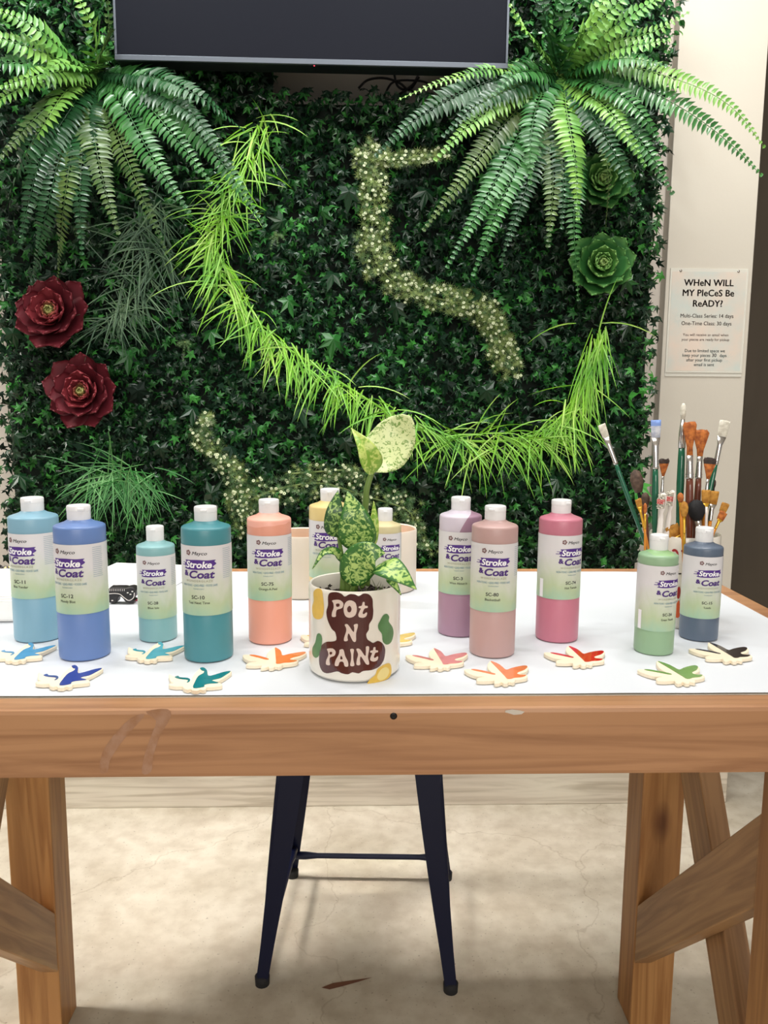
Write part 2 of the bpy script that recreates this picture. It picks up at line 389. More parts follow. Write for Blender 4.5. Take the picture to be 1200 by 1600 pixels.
# ------------------------------------------------------------------ work table
tabf = on(600, 1106).y; tabb = on(600, 887.5).y; tabr = .765; tabl = -.93
TF = TOP-.001; AH = .0895; TH = .045; TB = .036
TBL = empty('work_table', (-.08, 1.37, 0), 0, 'long cedar work table on square posts with diagonal braces, covered in white paper', 'table')
def tpart(name, a, b, m, bev=.003):
    o = box(name, Vector(a)-Vector((-.08, 1.37, 0)), Vector(b)-Vector((-.08, 1.37, 0)), m, TBL, bev); return o
tpart('front_rail', (tabl, tabf, TF-AH), (tabr, tabf+TH, TF), M['apron'], .006)
tpart('back_rail', (tabl, tabb-TB, TF-AH), (tabr, tabb, TF), M['apron'])
tpart('end_rail', (tabr-TB, tabf+TH+.0005, TF-AH), (tabr, tabb-TB-.0005, TF), M['apron'])
tpart('end_rail', (tabl, tabf+TH+.0005, TF-AH), (tabl+TB, tabb-TB-.0005, TF), M['apron'])
tpart('tabletop_panel', (tabl+TB+.0005, tabf+TH+.0005, TF-.022), (tabr-TB-.0005, tabb-TB-.0005, TF-.0015), M['whitewash'], 0)
PX = {1: (.592, .681), -1: (-.717, -.628)}
for s in (1, -1):
    x0, x1 = PX[s]
    for (y0, y1) in ((1.55, 1.639), (.998, 1.087)):
        tpart('post', (x0, y0, 0), (x1, y1, TF-.0225), M['post'], .004)
def brace(name, p0, p1, w, th, m=M['brace']):
    """board with its length along local X; w in the vertical plane, th thick"""
    p0, p1 = Vector(p0), Vector(p1); L = (p1-p0).length
    o = box(name, (-L/2, -th/2, -w/2), (L/2, th/2, w/2), m, TBL, .002)
    X = (p1-p0).normalized(); Yv = Vector((1, 0, 0)); Z = X.cross(Yv).normalized()
    o.matrix_local = Matrix.Translation((p0+p1)/2-Vector((-.08, 1.37, 0))) @ Matrix((X, Yv, Z)).transposed().to_4x4(); return o
zr0 = at(995, 1415, 1.549).z; zr1 = at(995, 1505, 1.549).z; zf0 = at(1199, 1270, 1.0875).z; zf1 = at(1172, 1418, 1.0875).z
def cut_brace(name, x0, x1, yz, s):
    """brace cut upright at both ends so that it butts against the posts"""
    off = Vector((-.08, 1.37, 0)); v = [Vector((x, y, z))-off for x in (x0, x1) for (y, z) in yz]
    o = mesh(name, v, [(0, 1, 2, 3), (7, 6, 5, 4), (0, 4, 5, 1), (1, 5, 6, 2), (2, 6, 7, 3), (3, 7, 4, 0)], M['brace'], TBL)
    # give it its own frame so the grain follows the board
    c = sum(v, Vector())/8; ax = (Vector((0, yz[1][0]-yz[0][0], yz[1][1]-yz[0][1]))).normalized(); Yv = Vector((1, 0, 0)); Z = ax.cross(Yv).normalized()
    m4 = Matrix.Translation(c) @ Matrix((ax, Yv, Z)).transposed().to_4x4()
    o.data.transform(m4.inverted()); o.matrix_local = m4
    bm = bmesh.new(); bm.from_mesh(o.data); bmesh.ops.recalc_face_normals(bm, faces=bm.faces); bmesh.ops.bevel(bm, geom=bm.edges[:], offset=.002, segments=1, affect='EDGES'); bm.to_mesh(o.data); bm.free()
for s in (1, -1):
    xa = (.593, .630) if s == 1 else (-.666, -.629)
    xb = (.634, .674) if s == 1 else (-.710, -.670)
    cut_brace('brace', xa[0], xa[1], [(1.549, zr1), (1.0875, zf1), (1.0875, zf0), (1.549, zr0)], s)
    cut_brace('brace', xb[0], xb[1], [(1.549, .75), (1.0875, .0), (1.0875, .17), (1.49, TF-.024), (1.549, TF-.024)][0:3]+[(1.549, .93)], s)
# dents and marks on the front rail
mk = at(615, 1119, tabf-.0005)-Vector((-.08, 1.37, 0))
v, f = lathe([(.0045, 0), (.0035, .0012), (.002, .0014), (.0001, .0006)], 20)
o = mesh('screw', [(mk.x+a, mk.y-c*.7, mk.z+b) for a, b, c in v], f, mat('dark_screw', (28, 22, 18), .5, metal=.5), TBL, True)
pp = [(790, 1107), (800, 1105.5), (812, 1107), (820, 1109), (815, 1113), (803, 1114), (795, 1111.5), (789, 1110)]
pw = [at(x, y+3, tabf-.0006)-Vector((-.08, 1.37, 0)) for x, y in pp]
mesh('paint_smudge', pw, [tuple(range(len(pw)))], mat('grey_white_smudge', (206, 196, 184), .7), TBL)
def smear(pts, c):
    q = smooth_poly([((at(x, y, tabf-.0004)-Vector((-.08, 1.37, 0))).x, (at(x, y, tabf-.0004)-Vector((-.08, 1.37, 0))).z) for x, y in pts], 3)
    mesh('worn_patch', [(a_, tabf-.0004-1.37, b_) for a_, b_ in q], tess(q), c, TBL)
wp = mat('pale_worn_patch', (170, 130, 104), .6, c2=(158, 112, 78), noise_scale=70)
smear([(228, 1112), (262, 1108), (266, 1122), (250, 1150), (240, 1180), (236, 1206), (222, 1208), (226, 1180), (236, 1150), (244, 1126)], wp)
smear([(205, 1122), (226, 1116), (214, 1132), (190, 1160), (172, 1188), (168, 1206), (156, 1206), (160, 1176), (180, 1146)], wp)
# the white paper
bm = bmesh.new(); nx, ny = 60, 34; px0, px1, py0, py1 = tabl+TB+.002, tabr-TB-.002, tabf+TH+.002, tabb-TB-.002
g = [[bm.verts.new((px0+(px1-px0)*i/nx, py0+(py1-py0)*j/ny, TOP-.0002+.0007*noise.noise(Vector((i*.25, j*.3, 0))))) for j in range(ny+1)] for i in range(nx+1)]
for i in range(nx):
    for j in range(ny): bm.faces.new((g[i][j], g[i+1][j], g[i+1][j+1], g[i][j+1]))
tag(from_bm('table_paper', bm, M['paper'], None, True), 'large white sheet of paper covering the cedar work table top', 'paper')

# ------------------------------------------------------------------ stool
STL = empty('bar_stool', (0, 1.87, 0), 0, 'dark navy metal bar stool under the table between the wooden posts', 'stool')
off = Vector((0, 1.87, 0))
feet = {'fl': (on(410, 1537, 0), -1, -1), 'fr': (on(704, 1548, 0), 1, -1)}
bl = on(457, 1369, 0); dxb = feet['fr'][0].x-(bl.x-feet['fl'][0].x)
feet['bl'] = (bl, -1, 1); feet['br'] = (on(697, 1373, 0), 1, 1)
cx = (feet['fl'][0].x+feet['fr'][0].x)/2
def leg_section(c, sx, sy, w):       # angle-section leg, corner outwards
    t = w*.26; o = [(0, 0), (1, 0), (1, .28), (.36, .36), (.28, 1), (0, 1)]
    return [Vector((c.x-sx*(a-.5)*w, c.y-sy*(b-.5)*w, c.z)) for a, b in o]
for k, (fp, sx, sy) in feet.items():
    top = Vector((cx+sx*.125+(.02 if sx > 0 else 0), 1.88+sy*.115, .745)); rings = []
    for i in range(9):
        u = i/8; p = Vector((fp.x, fp.y, .012)).lerp(top, u); bow = math.sin(u*math.pi)*.006
        p.x -= sx*bow; w = .027+.042*min(1, max(0, (u-.06)/.75))**.9; p = p-off
        rings.append(leg_section(p, sx, sy, w))
    V = [v for r in rings for v in r]; n = 6; Fc = []
    for i in range(8):
        for j in range(n): Fc.append((i*n+j, i*n+(j+1) % n, (i+1)*n+(j+1) % n, (i+1)*n+j))
    Fc += [tuple(range(n)), tuple(range(8*n, 9*n))]
    bm = bmesh.new(); bv = [bm.verts.new(v) for v in V]
    for q in Fc: bm.faces.new([bv[i] for i in q])
    bmesh.ops.bevel(bm, geom=[e for e in bm.edges if abs((e.verts[0].co-e.verts[1].co).z) > .03], offset=.003, segments=2, affect='EDGES')
    leg = from_bm('leg', bm, M['navy'], STL, False)
    mb = MB(); q = [Vector((fp.x, fp.y, 0)).lerp(top, u)+Vector((sx*(.008+.02*u), sy*(.010+.026*u), 0))-off for u in (.2, .35, .5, .65, .75)]
    tube(mb, q, [.002, .0045, .005, .005, .0015], 8); mb.build('pressed_rib', M['navy'], leg)
    mb = MB(); tube(mb, [Vector((fp.x, fp.y, .0))-off, Vector((fp.x, fp.y, .02))-off, Vector((fp.x, fp.y, .024))-off], [.0165, .0175, .014], 16); mb.build('rubber_foot', M['rubber'], leg)
def legpt(k, z):
    fp, sx, sy = feet[k]; top = Vector((cx+sx*.125+(.02 if sx > 0 else 0), 1.88+sy*.115, .745)); return Vector((fp.x, fp.y, 0)).lerp(top, z/.745)
zb = at(560, 1352, 2.06).z
for a, b in (('bl', 'br'), ('fl', 'bl'), ('fr', 'br')):
    z = zb if a == 'bl' else zb+.02
    p, q = legpt(a, z)-off, legpt(b, z)-off; mb = MB(); tube(mb, [p, p.lerp(q, .08), p.lerp(q, .16), p.lerp(q, .84), p.lerp(q, .92), q], [.011, .011, .0075, .0075, .011, .011], 10); mb.build('crossbar', M['navy'], STL)
bm = bmesh.new(); bmesh.ops.create_cube(bm, size=1)
for v in bm.verts: v.co = Vector((cx+v.co.x*.31, 1.88-1.87+v.co.y*.29, .757+v.co.z*.022))
bmesh.ops.bevel(bm, geom=[e for e in bm.edges if abs((e.verts[0].co-e.verts[1].co).z) > .01], offset=.05, segments=6, affect='EDGES')
bmesh.ops.bevel(bm, geom=[e for e in bm.edges if e.calc_face_angle(0) > 1.2], offset=.006, segments=2, affect='EDGES')
from_bm('seat', bm, M['navy'], STL)
# dried smear on the floor
sm = [on(x, y, .0008) for x, y in ((502, 1543), (520, 1536), (548, 1532), (582, 1527), (560, 1534), (535, 1541), (515, 1546))]
tag(mesh('floor_stain', sm, [tuple(range(7))], mat('dried_brown_paint', (118, 78, 58), .7)), 'thin streak of dried brown paint on the concrete under the stool', 'stain')

# ------------------------------------------------------------------ television
tvY = 2.27; a = at(180, 94, tvY); b = at(793, 108, tvY); zb_ = (a.z+b.z)/2; tx0, tx1 = a.x, b.x
TVH = .66; tc_ = Vector(((tx0+tx1)/2, tvY, zb_)); ang = math.atan2(b.z-a.z, b.x-a.x)
TV = empty('television', tc_, 0, 'wide black flat television, switched off, mounted above the leaf wall', 'television')
TV.rotation_euler = (0, -ang, 0)
hw = (tx1-tx0)/2
box('housing', (-hw, .004, .0), (hw, .06, TVH), M['black'], TV, .004)
for nm, aa, bb in (('bezel', (-hw, -.004, 0), (hw, .004, .013)), ('bezel', (-hw, -.004, TVH-.008), (hw, .004, TVH)), ('bezel', (-hw, -.004, .0135), (-hw+.006, .004, TVH-.0085)), ('bezel', (hw-.006, -.004, .0135), (hw, .004, TVH-.0085))):
    box(nm, aa, bb, M['bezel'], TV, .001)
box('screen', (-hw+.0065, -.001, .0135), (hw-.0065, .0039, TVH-.0085), M['screen'], TV, 0)
lp = at(491, 104, tvY-.005)-tc_
box('standby_light', (lp.x-.0015, -.0052, lp.z-.0012+.002), (lp.x+.0015, -.0041, lp.z+.0012+.002), mat('red_standby_light', (220, 40, 60), .4, emit=(220, 30, 60)), TV, 0)
box('wall_bracket', (-.12, .061, .2), (.12, WY-tvY-.001, .5), M['black'], TV, .003)
# cables hanging under the television
mb = MB()
for pts in ([(560, 138), (575, 125), (600, 122), (625, 130), (640, 145)], [(615, 112), (622, 135), (640, 140), (655, 120)], [(600, 150), (615, 128), (650, 126), (672, 132), (690, 150)], [(640, 139), (625, 148), (618, 165)], [(640, 139), (655, 150), (662, 165)], [(655, 112), (645, 132), (620, 150), (608, 162)]):
    tube(mb, spline([at(x, y, WY-.03-.01*(i % 2)) for i, (x, y) in enumerate(pts)], 20), .0035, 6)
tag(mb.build('cable', mat('black_cable', (34, 30, 34), .5)), 'tangled black cables hanging in loops below the television', 'cable')

# ------------------------------------------------------------------ leaf wall
gx0, gx1 = at(8, 650, 2.47).x, at(1014, 600, 2.47).x
IVY = empty('ivy_panel', ((gx0+gx1)/2, 2.5, .5), 0, 'dark green artificial ivy panel covering the wall behind the table', 'leaf wall')
io = Vector(((gx0+gx1)/2, 2.5, .5))
notch = (at(430, 140, 2.48).x, at(712, 140, 2.48).x, at(560, 150, 2.47).z)
for nm, aa, bb in (('backing_panel', (gx0+.01, 2.485, .42), (gx1-.01, 2.515, notch[2]-.02)), ('backing_panel', (gx0+.01, 2.485, notch[2]-.019), (notch[0]-.01, 2.515, 2.95)), ('backing_panel', (notch[1]+.01, 2.485, notch[2]-.019), (gx1-.01, 2.515, 2.95))):
    box(nm, Vector(aa)-io, Vector(bb)-io, M['backing'], IVY, 0)
def star(lobes):
    """lobed leaf outline: list of (angle deg from tip, radius) -> verts with a raised centre"""
    v = [(0, 0, .10)]
    for a_, r_ in lobes: v.append((r_*math.sin(R_(a_)), -r_*math.cos(R_(a_)), -.03 if r_ < .5 else -.34*r_))
    f = [(0, i, i+1) for i in range(1, len(lobes))]+[(0, len(lobes), 1)]
    return np.array(v), f
IVT = star([(0, 1), (14, .62), (30, .4), (56, .85), (72, .42), (90, .36), (120, .62), (150, .34), (180, .22), (-150, .34), (-120, .62), (-90, .36), (-72, .42), (-56, .85), (-30, .4), (-14, .62)])
OVT = (np.array([(0, .3, 0), (-.3, -.1, .12), (0, -.1, 0), (.3, -.1, .12), (-.26, -.6, .1), (0, -.6, 0), (.26, -.6, .1), (0, -1, -.1)]), [(0, 1, 2), (0, 2, 3), (1, 4, 5, 2), (2, 5, 6, 3), (4, 7, 5), (5, 7, 6)])
def scatter(pos, size, tmpl, tilt, down=(0, 0, -1), mi=None, rollamt=.9, face=(0, -1, .25)):
    tv, tf = tmpl; n = len(pos)
    N = np.array(face)+rng.normal(0, tilt, (n, 3)); N /= np.linalg.norm(N, axis=1)[:, None]
    D = np.array(down)+rng.normal(0, rollamt, (n, 3)); D -= N*(D*N).sum(1)[:, None]; D /= np.linalg.norm(D, axis=1)[:, None]
    X = np.cross(-D, N)
    s = np.asarray(size)[:, None, None]
    V = pos[:, None, :]+s*(tv[None, :, 0:1]*X[:, None]+tv[None, :, 1:2]*(-D)[:, None]+tv[None, :, 2:3]*N[:, None])
    k = len(tv); faces = [tuple(i*k+j for j in q) for i in range(n) for q in tf]
    m_ = np.repeat(mi if mi is not None else np.zeros(n, int), len(tf))
    return V.reshape(-1, 3), faces, m_
def wallpts(n, x0, x1, z0, z1, y0=2.40, y1=2.485, keep=None):
    p = np.stack([rng.uniform(x0, x1, n), rng.uniform(y0, y1, n), rng.uniform(z0, z1, n)], 1)
    ok = ~((p[:, 0] > notch[0]) & (p[:, 0] < notch[1]) & (p[:, 2] > notch[2]+.01*np.sin(p[:, 0]*60)))
    if keep is not None: ok &= keep(p)
    return p[ok]
# most leaves lie between the table line and the top; the panel thins out lower down where the table hides it
ztop = at(600, -40, 2.42).z
P1 = wallpts(21000, gx0, gx1, .80, ztop)
P1[:, 0] += rng.normal(0, .006, len(P1))
P2 = wallpts(1500, gx0, gx1, .46, .80)
P = np.concatenate([P1, P2]); n = len(P)
sz = rng.uniform(.017, .028, n); mi = rng.choice(4, n, p=[.46, .24, .24, .06])
v, f, m_ = scatter(P-np.array(io), sz, IVT, .75, mi=mi)
mesh('ivy_leaves', v, f, M['ivy'], IVY, False, m_)
# larger single ivy leaves
big = [(545, 300), (440, 345), (330, 520), (200, 555), (215, 610), (130, 700), (25, 680), (30, 745), (330, 770), (360, 700), (620, 480), (520, 430), (690, 530), (840, 520), (800, 460), (985, 620), (980, 510), (960, 700), (760, 610), (700, 600), (470, 640), (300, 640), (250, 700), (420, 700), (870, 750), (660, 760), (505, 330), (665, 300), (750, 460), (520, 530), (450, 470), (80, 430), (20, 520), (380, 400), (980, 440), (60, 800), (1000, 760), (540, 690), (145, 590), (395, 570)]
P = np.array([tuple(at(x, y, 2.395)-io) for x, y in big])
v, f, m_ = scatter(P, rng.uniform(.04, .06, len(big)), IVT, .4, mi=rng.choice(4, len(big), p=[.55, .2, .2, .05]), rollamt=.4)
mesh('large_ivy_leaves', v, f, M['ivy'], IVY, False, m_)
# glossy little box leaves in the top corners
zc = at(600, 105, 2.4).z
P = wallpts(3600, gx0, gx1, zc, ztop+.03, 2.34, 2.47, lambda p: (p[:, 0] < at(185, 50, 2.4).x) | (p[:, 0] > at(780, 50, 2.4).x))
v, f, m_ = scatter(P-np.array(io), rng.uniform(.012, .022, len(P)), OVT, .7, mi=rng.choice(2, len(P), p=[.75, .25]), rollamt=1.2, face=(0, -1, .6))
mesh('box_leaves', v, f, M['box'], IVY, False, m_)

# ------------------------------------------------------------------ ferns
def frond(parent, org, pts, m, Lmax=.044, nrm=(0, -1, .45), name='frond', start=.06):
    C = spline([at(*p)-org for p in pts], 60)
    seg = [0]
    for i in range(60): seg.append(seg[-1]+(C[i+1]-C[i]).length)
    Ltot = seg[-1]; Lmax *= 1.18; n = max(12, int(Ltot/.0148)); mb = MB()
    N0 = (Vector(nrm)+Vector((random.uniform(-.35, .35), 0, random.uniform(-.2, .2)))).normalized()
    tube(mb, C[::3], [.0016*(1-.6*i/20) for i in range(len(C[::3]))], 5)
    j = 0
    for i in range(n):
        t = start+(1-start)*(i+.5)/n; s = t*Ltot
        while j < 59 and seg[j+1] < s: j += 1
        q = (s-seg[j])/max(1e-6, seg[j+1]-seg[j]); p = C[j].lerp(C[j+1], q); T = (C[min(60, j+2)]-C[max(0, j-1)]).normalized()
        Sd = T.cross(N0).normalized(); N = Sd.cross(T).normalized()
        prof = min(1, .35+t*3.2)*min(1, max(.10, (1-t)*1.75)**.85)
        for sgn in (-1, 1):
            L = Lmax*prof*random.uniform(.88, 1.08); w = .0066*(.55+.45*prof)*Lmax/.046
            up = random.uniform(.05, .28)
            D = (Sd*sgn*math.cos(.22)+T*math.sin(.22)+N*up*.6).normalized(); Wd = (T-D*T.dot(D)).normalized()
            Nn = D.cross(Wd); Nn = Nn if Nn.dot(N) > 0 else -Nn
            curl = random.uniform(.1, .32)*L; tw = random.uniform(-.35, .35)
            Wd = (Wd*math.cos(tw)+Nn*math.sin(tw)).normalized()
            vs = [p]
            for u, ww in ((.22, 1), (.62, .85)):
                c = p+D*L*u-Nn*curl*u*u
                vs += [c-Wd*w*ww+Nn*w*.35, c, c+Wd*w*ww+Nn*w*.35]
            vs.append(p+D*L+T*L*.12-Nn*curl)
            mb.add(vs, [(0, 1, 2), (0, 2, 3), (1, 4, 5, 2), (2, 5, 6, 3), (4, 7, 5), (5, 7, 6)])
    return mb.build(name, m, parent, True)
FM = M['fern']
def fern(cx_, cy_, Y, fr, label):
    org = at(cx_, cy_, Y+.05); e = empty('fern', org, 0, label, 'fern', None)
    mb = MB()
    for k in range(6): tube(mb, [at(cx_+random.uniform(-8, 8), cy_+random.uniform(-8, 8), Y+.09)-org, at(cx_+random.uniform(-6, 6), cy_+random.uniform(-6, 6), Y-.02)-org], .003, 6)
    mb.build('crown', M['stem'], e)
    for pts, kind, L in fr:
        P_ = [(cx_+random.uniform(-7, 7), cy_+random.uniform(-5, 5), Y)]+[p if len(p) == 3 else (*p, None) for p in pts]
        m_ = len(P_)-1; P_ = [(x, y, (yy if yy is not None else Y-.19*math.sin(math.pi*.62*i/m_)-.02*(i == m_))) for i, (x, y, yy) in enumerate(P_)]
        frond(e, org, P_, FM[kind], L)
fern(875, 118, 2.37, [
    ([(770, 108), (690, 128), (622, 156)], 'bright', .028),
    ([(770, 125), (660, 180), (585, 245)], 'deep', .048),
    ([(810, 140), (740, 190), (678, 252)], 'bright', .045),
    ([(800, 180), (730, 270), (660, 362)], 'olive', .040),
    ([(820, 195), (765, 300), (697, 420)], 'green', .046),
    ([(835, 205), (790, 300), (738, 432)], 'green', .046),
    ([(850, 200), (820, 300), (782, 410)], 'deep', .040),
    ([(862, 190), (864, 290), (856, 388)], 'olive', .044),
    ([(885, 170), (898, 250), (903, 346)], 'bright', .046),
    ([(897, 260), (897, 360), (904, 472, 2.24)], 'green', .034),
    ([(930, 160), (1000, 220), (1052, 305)], 'green', .046),
    ([(925, 150), (965, 190), (1010, 262)], 'bright', .040),
    ([(940, 108), (1050, 160), (1130, 215), (1192, 276)], 'green', .042),
    ([(950, 100), (1060, 125), (1140, 165), (1196, 232)], 'bright', .038),
    ([(940, 70), (1020, 50), (1078, 18)], 'bright', .034),
    ([(930, 65), (985, 25), (1048, -12)], 'bright', .046),
    ([(905, 60), (930, 20), (960, -25)], 'bright', .046),
    ([(880, 60), (880, 20), (895, -30)], 'green', .044),
    ([(840, 70), (815, 40), (795, 5)], 'bright', .040),
    ([(930, 95), (990, 92), (1044, 104)], 'green', .046),
    ([(930, 190), (950, 270), (946, 362, 2.33)], 'olive', .022),
    ([(830, 110), (800, 118), (770, 150)], 'green', .044),
    ([(845, 150), (830, 210), (828, 290)], 'green', .044),
    ([(930, 130), (990, 165), (1040, 235)], 'green', .044),
    ([(915, 165), (960, 240), (1005, 330)], 'deep', .040),
    ([(900, 70), (955, 15), (1005, -35)], 'bright', .044),
    ([(860, 60), (850, 20), (850, -30)], 'deep', .042),
    ([(940, 85), (1000, 70), (1050, 62)], 'bright', .042),
    ([(820, 130), (745, 165), (690, 215)], 'deep', .044),
    ([(875, 190), (880, 280), (878, 360)], 'deep', .044),
], 'large bright green fern at the upper right with fronds reaching over the pillar')
fern(150, 118, 2.37, [
    ([(90, 92), (30, 68), (-50, 50)], 'bright', .046),
    ([(90, 100), (20, 98), (-60, 104)], 'green', .050),
    ([(90, 120), (30, 140), (-50, 185)], 'bright', .040),
    ([(105, 140), (75, 185), (40, 246, 2.2)], 'bright', .046),
    ([(110, 190), (75, 320), (50, 446, 2.33)], 'deep', .042),
    ([(120, 200), (100, 320), (90, 440, 2.34)], 'olive', .040),
    ([(145, 190), (160, 280), (186, 368)], 'olive', .044),
    ([(175, 190), (215, 290), (262, 398)], 'olive', .032),
    ([(190, 160), (240, 250), (297, 334)], 'green', .046),
    ([(205, 140), (270, 210), (332, 290)], 'green', .042),
    ([(220, 130), (320, 220), (416, 356)], 'green', .044),
    ([(230, 118), (310, 150), (382, 205, 2.3)], 'deep', .044),
    ([(150, 70), (140, 30), (110, -20)], 'bright', .038),
    ([(165, 70), (170, 40), (168, -10)], 'olive', .036),
    ([(90, 170), (40, 240), (8, 330, 2.38)], 'deep', .040),
    ([(130, 108), (90, 100), (60, 130)], 'bright', .044),
    ([(95, 150), (50, 190), (-10, 260)], 'olive', .044),
    ([(110, 170), (60, 260), (30, 390)], 'deep', .042),
    ([(135, 190), (125, 290), (128, 400)], 'deep', .044),
    ([(100, 80), (50, 40), (-20, 10)], 'bright', .044),
    ([(110, 110), (60, 118), (-10, 140)], 'bright', .048),
    ([(230, 140), (300, 180), (360, 260)], 'deep', .046),
], 'large mixed green fern at the upper left beside the television')

# ------------------------------------------------------------------ grass
def blade(mb, p, d, L, w, droop, mi):
    p = Vector(p); d = Vector(d).normalized(); pts = []; q = p.copy(); n = 6
    for i in range(n+1):
        pts.append(q.copy()); d = (d+Vector((0, 0, -droop/n))).normalized(); q = q+d*(L/n)
    sd = d.cross(Vector((0, -1, random.uniform(-.8, .8)))).normalized(); V = []; Fc = []
    for i, c in enumerate(pts[:-1]):
        ww = w*(1-(i/n)**2*.85)*.5*(0.6 if i == 0 else 1); nn = Vector((0, -ww*.4, 0)); V += [c-sd*ww+nn, c, c+sd*ww+nn]
    V.append(pts[-1]); 
    for i in range(n-1):
        b_ = i*3; Fc += [(b_, b_+1, b_+4, b_+3), (b_+1, b_+2, b_+5, b_+4)]
    b_ = (n-1)*3; Fc += [(b_, b_+1, b_+3), (b_+1, b_+2, b_+3)]
    mb.add(V, Fc, mi)
def path_at(path, u):
    k = len(path)-1; x = u*k; i = min(int(x), k-1); t = x-i; return [path[i][j]+(path[i+1][j]-path[i][j])*t for j in range(2)]
path = [(412, 183), (388, 250), (352, 320), (335, 375), (345, 425), (395, 500), (450, 545), (520, 590), (600, 640), (680, 680), (760, 690), (830, 682), (885, 655), (915, 600), (928, 550), (938, 515)]
go = at(560, 600, 2.38)
GG = empty('grass_garland', go, 0, 'long swag of lime green artificial grass draped across the leaf wall', 'garland')
mb = MB(); tube(mb, spline([at(x, y, 2.385)-go for x, y in path], 80), .004, 6); mb.build('garland_stem', M['grass'][0], GG)
mb = MB()
for i in range(720):
    u = (i+random.random())/720; x, y = path_at(path, u); seg_u = u*(len(path)-1)
    if random.random() > (.75 if seg_u > 12 or seg_u < 1.2 else 1): continue
    p = at(x+random.uniform(-14, 14), y+random.uniform(-12, 12), 2.37)-go
    if seg_u < 4.5: d = (random.gauss(-.25, .9), -random.uniform(.05, .6), random.gauss(-.6, .6)); L = random.uniform(.07, .18)
    elif seg_u < 8.6: d = (random.gauss(-.1, .55), -random.uniform(.05, .6), random.gauss(-.8, .5)); L = random.uniform(.07, .17)
    elif seg_u < 11.5: d = (random.gauss(.5, .8), -random.uniform(.05, .5), random.gauss(-.35, .55)); L = random.uniform(.09, .19)
    elif seg_u < 13: d = (random.gauss(-.1, .6), -random.uniform(.05, .4), random.gauss(-.8, .5)); L = random.uniform(.09, .18)
    else: d = (random.gauss(-.12, .28), -random.uniform(.02, .25), random.gauss(-1.0, .25)); L = random.uniform(.09, .17)
    blade(mb, p, d, L, random.uniform(.003, .0062), random.uniform(.2, 1.3), 0 if random.random() < .68 else 1)
for (x0, y0, dx, dz) in ((400, 185, 1, .35), (405, 190, 1, .1), (385, 200, -1, .2), (330, 300, -1, .2), (330, 378, -1, -.1), (330, 440, -1, .15), (900, 505, -1, .05), (940, 505, 1, .2), (560, 605, 1.2, .3), (620, 640, 1.2, .1), (760, 680, .5, 1.2), (790, 678, 1, .9), (720, 680, .9, 1), (740, 680, .3, 1), (545, 600, .5, .9), (935, 520, .1, 1)):
    blade(mb, at(x0, y0, 2.36)-go, (dx, -.3, dz), random.uniform(.13, .19), .005, .8, 1)
mb.build('grass_blades', M['grass'], GG, True)
def tuft(name_pts, mats, label, n, spread, L0, L1, bias, nm='grass_tuft'):
    o_ = at(name_pts[0][0], name_pts[0][1], 2.42); e = empty(nm, o_, 0, label, 'grass'); mb = MB()
    tube(mb, [at(name_pts[0][0], name_pts[0][1], 2.47)-o_, at(name_pts[0][0], name_pts[0][1], 2.39)-o_], .006, 6); mb.build('tuft_base', mats[0], e)
    mb = MB()
    for i in range(n):
        x, y = random.choice(name_pts); p = at(x+random.uniform(-spread, spread), y+random.uniform(-spread, spread)*.6, 2.385)-o_
        a_ = random.gauss(bias[0], bias[1]); d = (math.sin(a_), -random.uniform(.1, .6), -math.cos(a_))
        blade(mb, p, d, random.uniform(L0, L1), random.uniform(.003, .005), random.uniform(.2, .8), random.choice((0, 1)))
    mb.build('grass_blades', mats, e, True)
tuft([(235, 330), (225, 370), (240, 400), (215, 440)], M['dgrass'], 'dull grey-green grass tuft below the left fern', 150, 30, .07, .18, (-.1, 1.3))
tuft([(190, 480), (210, 470), (175, 500)], M['dgrass'], 'dull grass tuft just right of the upper red rosette', 80, 22, .07, .15, (.1, 1.3))
tuft([(160, 745), (190, 740), (220, 745), (200, 755)], M['mgrass'], 'spiky mid-green grass tuft above the blue bottles', 150, 26, .10, .18, (0, 1.25))

# ------------------------------------------------------------------ tiny white flower garlands
def needle_star(mb, p, r, mi):
    N = Vector((random.uniform(-.6, .6), -1, random.uniform(-.4, .8))).normalized(); A = N.orthogonal().normalized(); B = N.cross(A); a0 = random.random()*6
    for k in range(9):
        a_ = a0+2*math.pi*k/9; d = (A*math.cos(a_)+B*math.sin(a_)+N*random.uniform(.1, .6)).normalized(); s_ = d.cross(N).normalized()*r*.055
        mb.add([p-s_, p+s_, p+d*r*random.uniform(.8, 1.15)], [(0, 1, 2)], mi)
def ring_flower(mb, p, r):
    N = Vector((random.uniform(-.5, .5), -1, random.uniform(-.2, .6))).normalized(); A = N.orthogonal().normalized(); B = N.cross(A); V = []; k = 8
    for rr, h in ((r*.35, -.0), (r*.62, r*.35), (r, 0)):
        for i in range(k):
            a_ = 2*math.pi*i/k; V.append(p+(A*math.cos(a_)+B*math.sin(a_))*rr+N*h)
    Fc = [(j*k+i, j*k+(i+1) % k, (j+1)*k+(i+1) % k, (j+1)*k+i) for j in range(2) for i in range(k)]+[tuple(range(k))]
    mb.add(V, Fc)
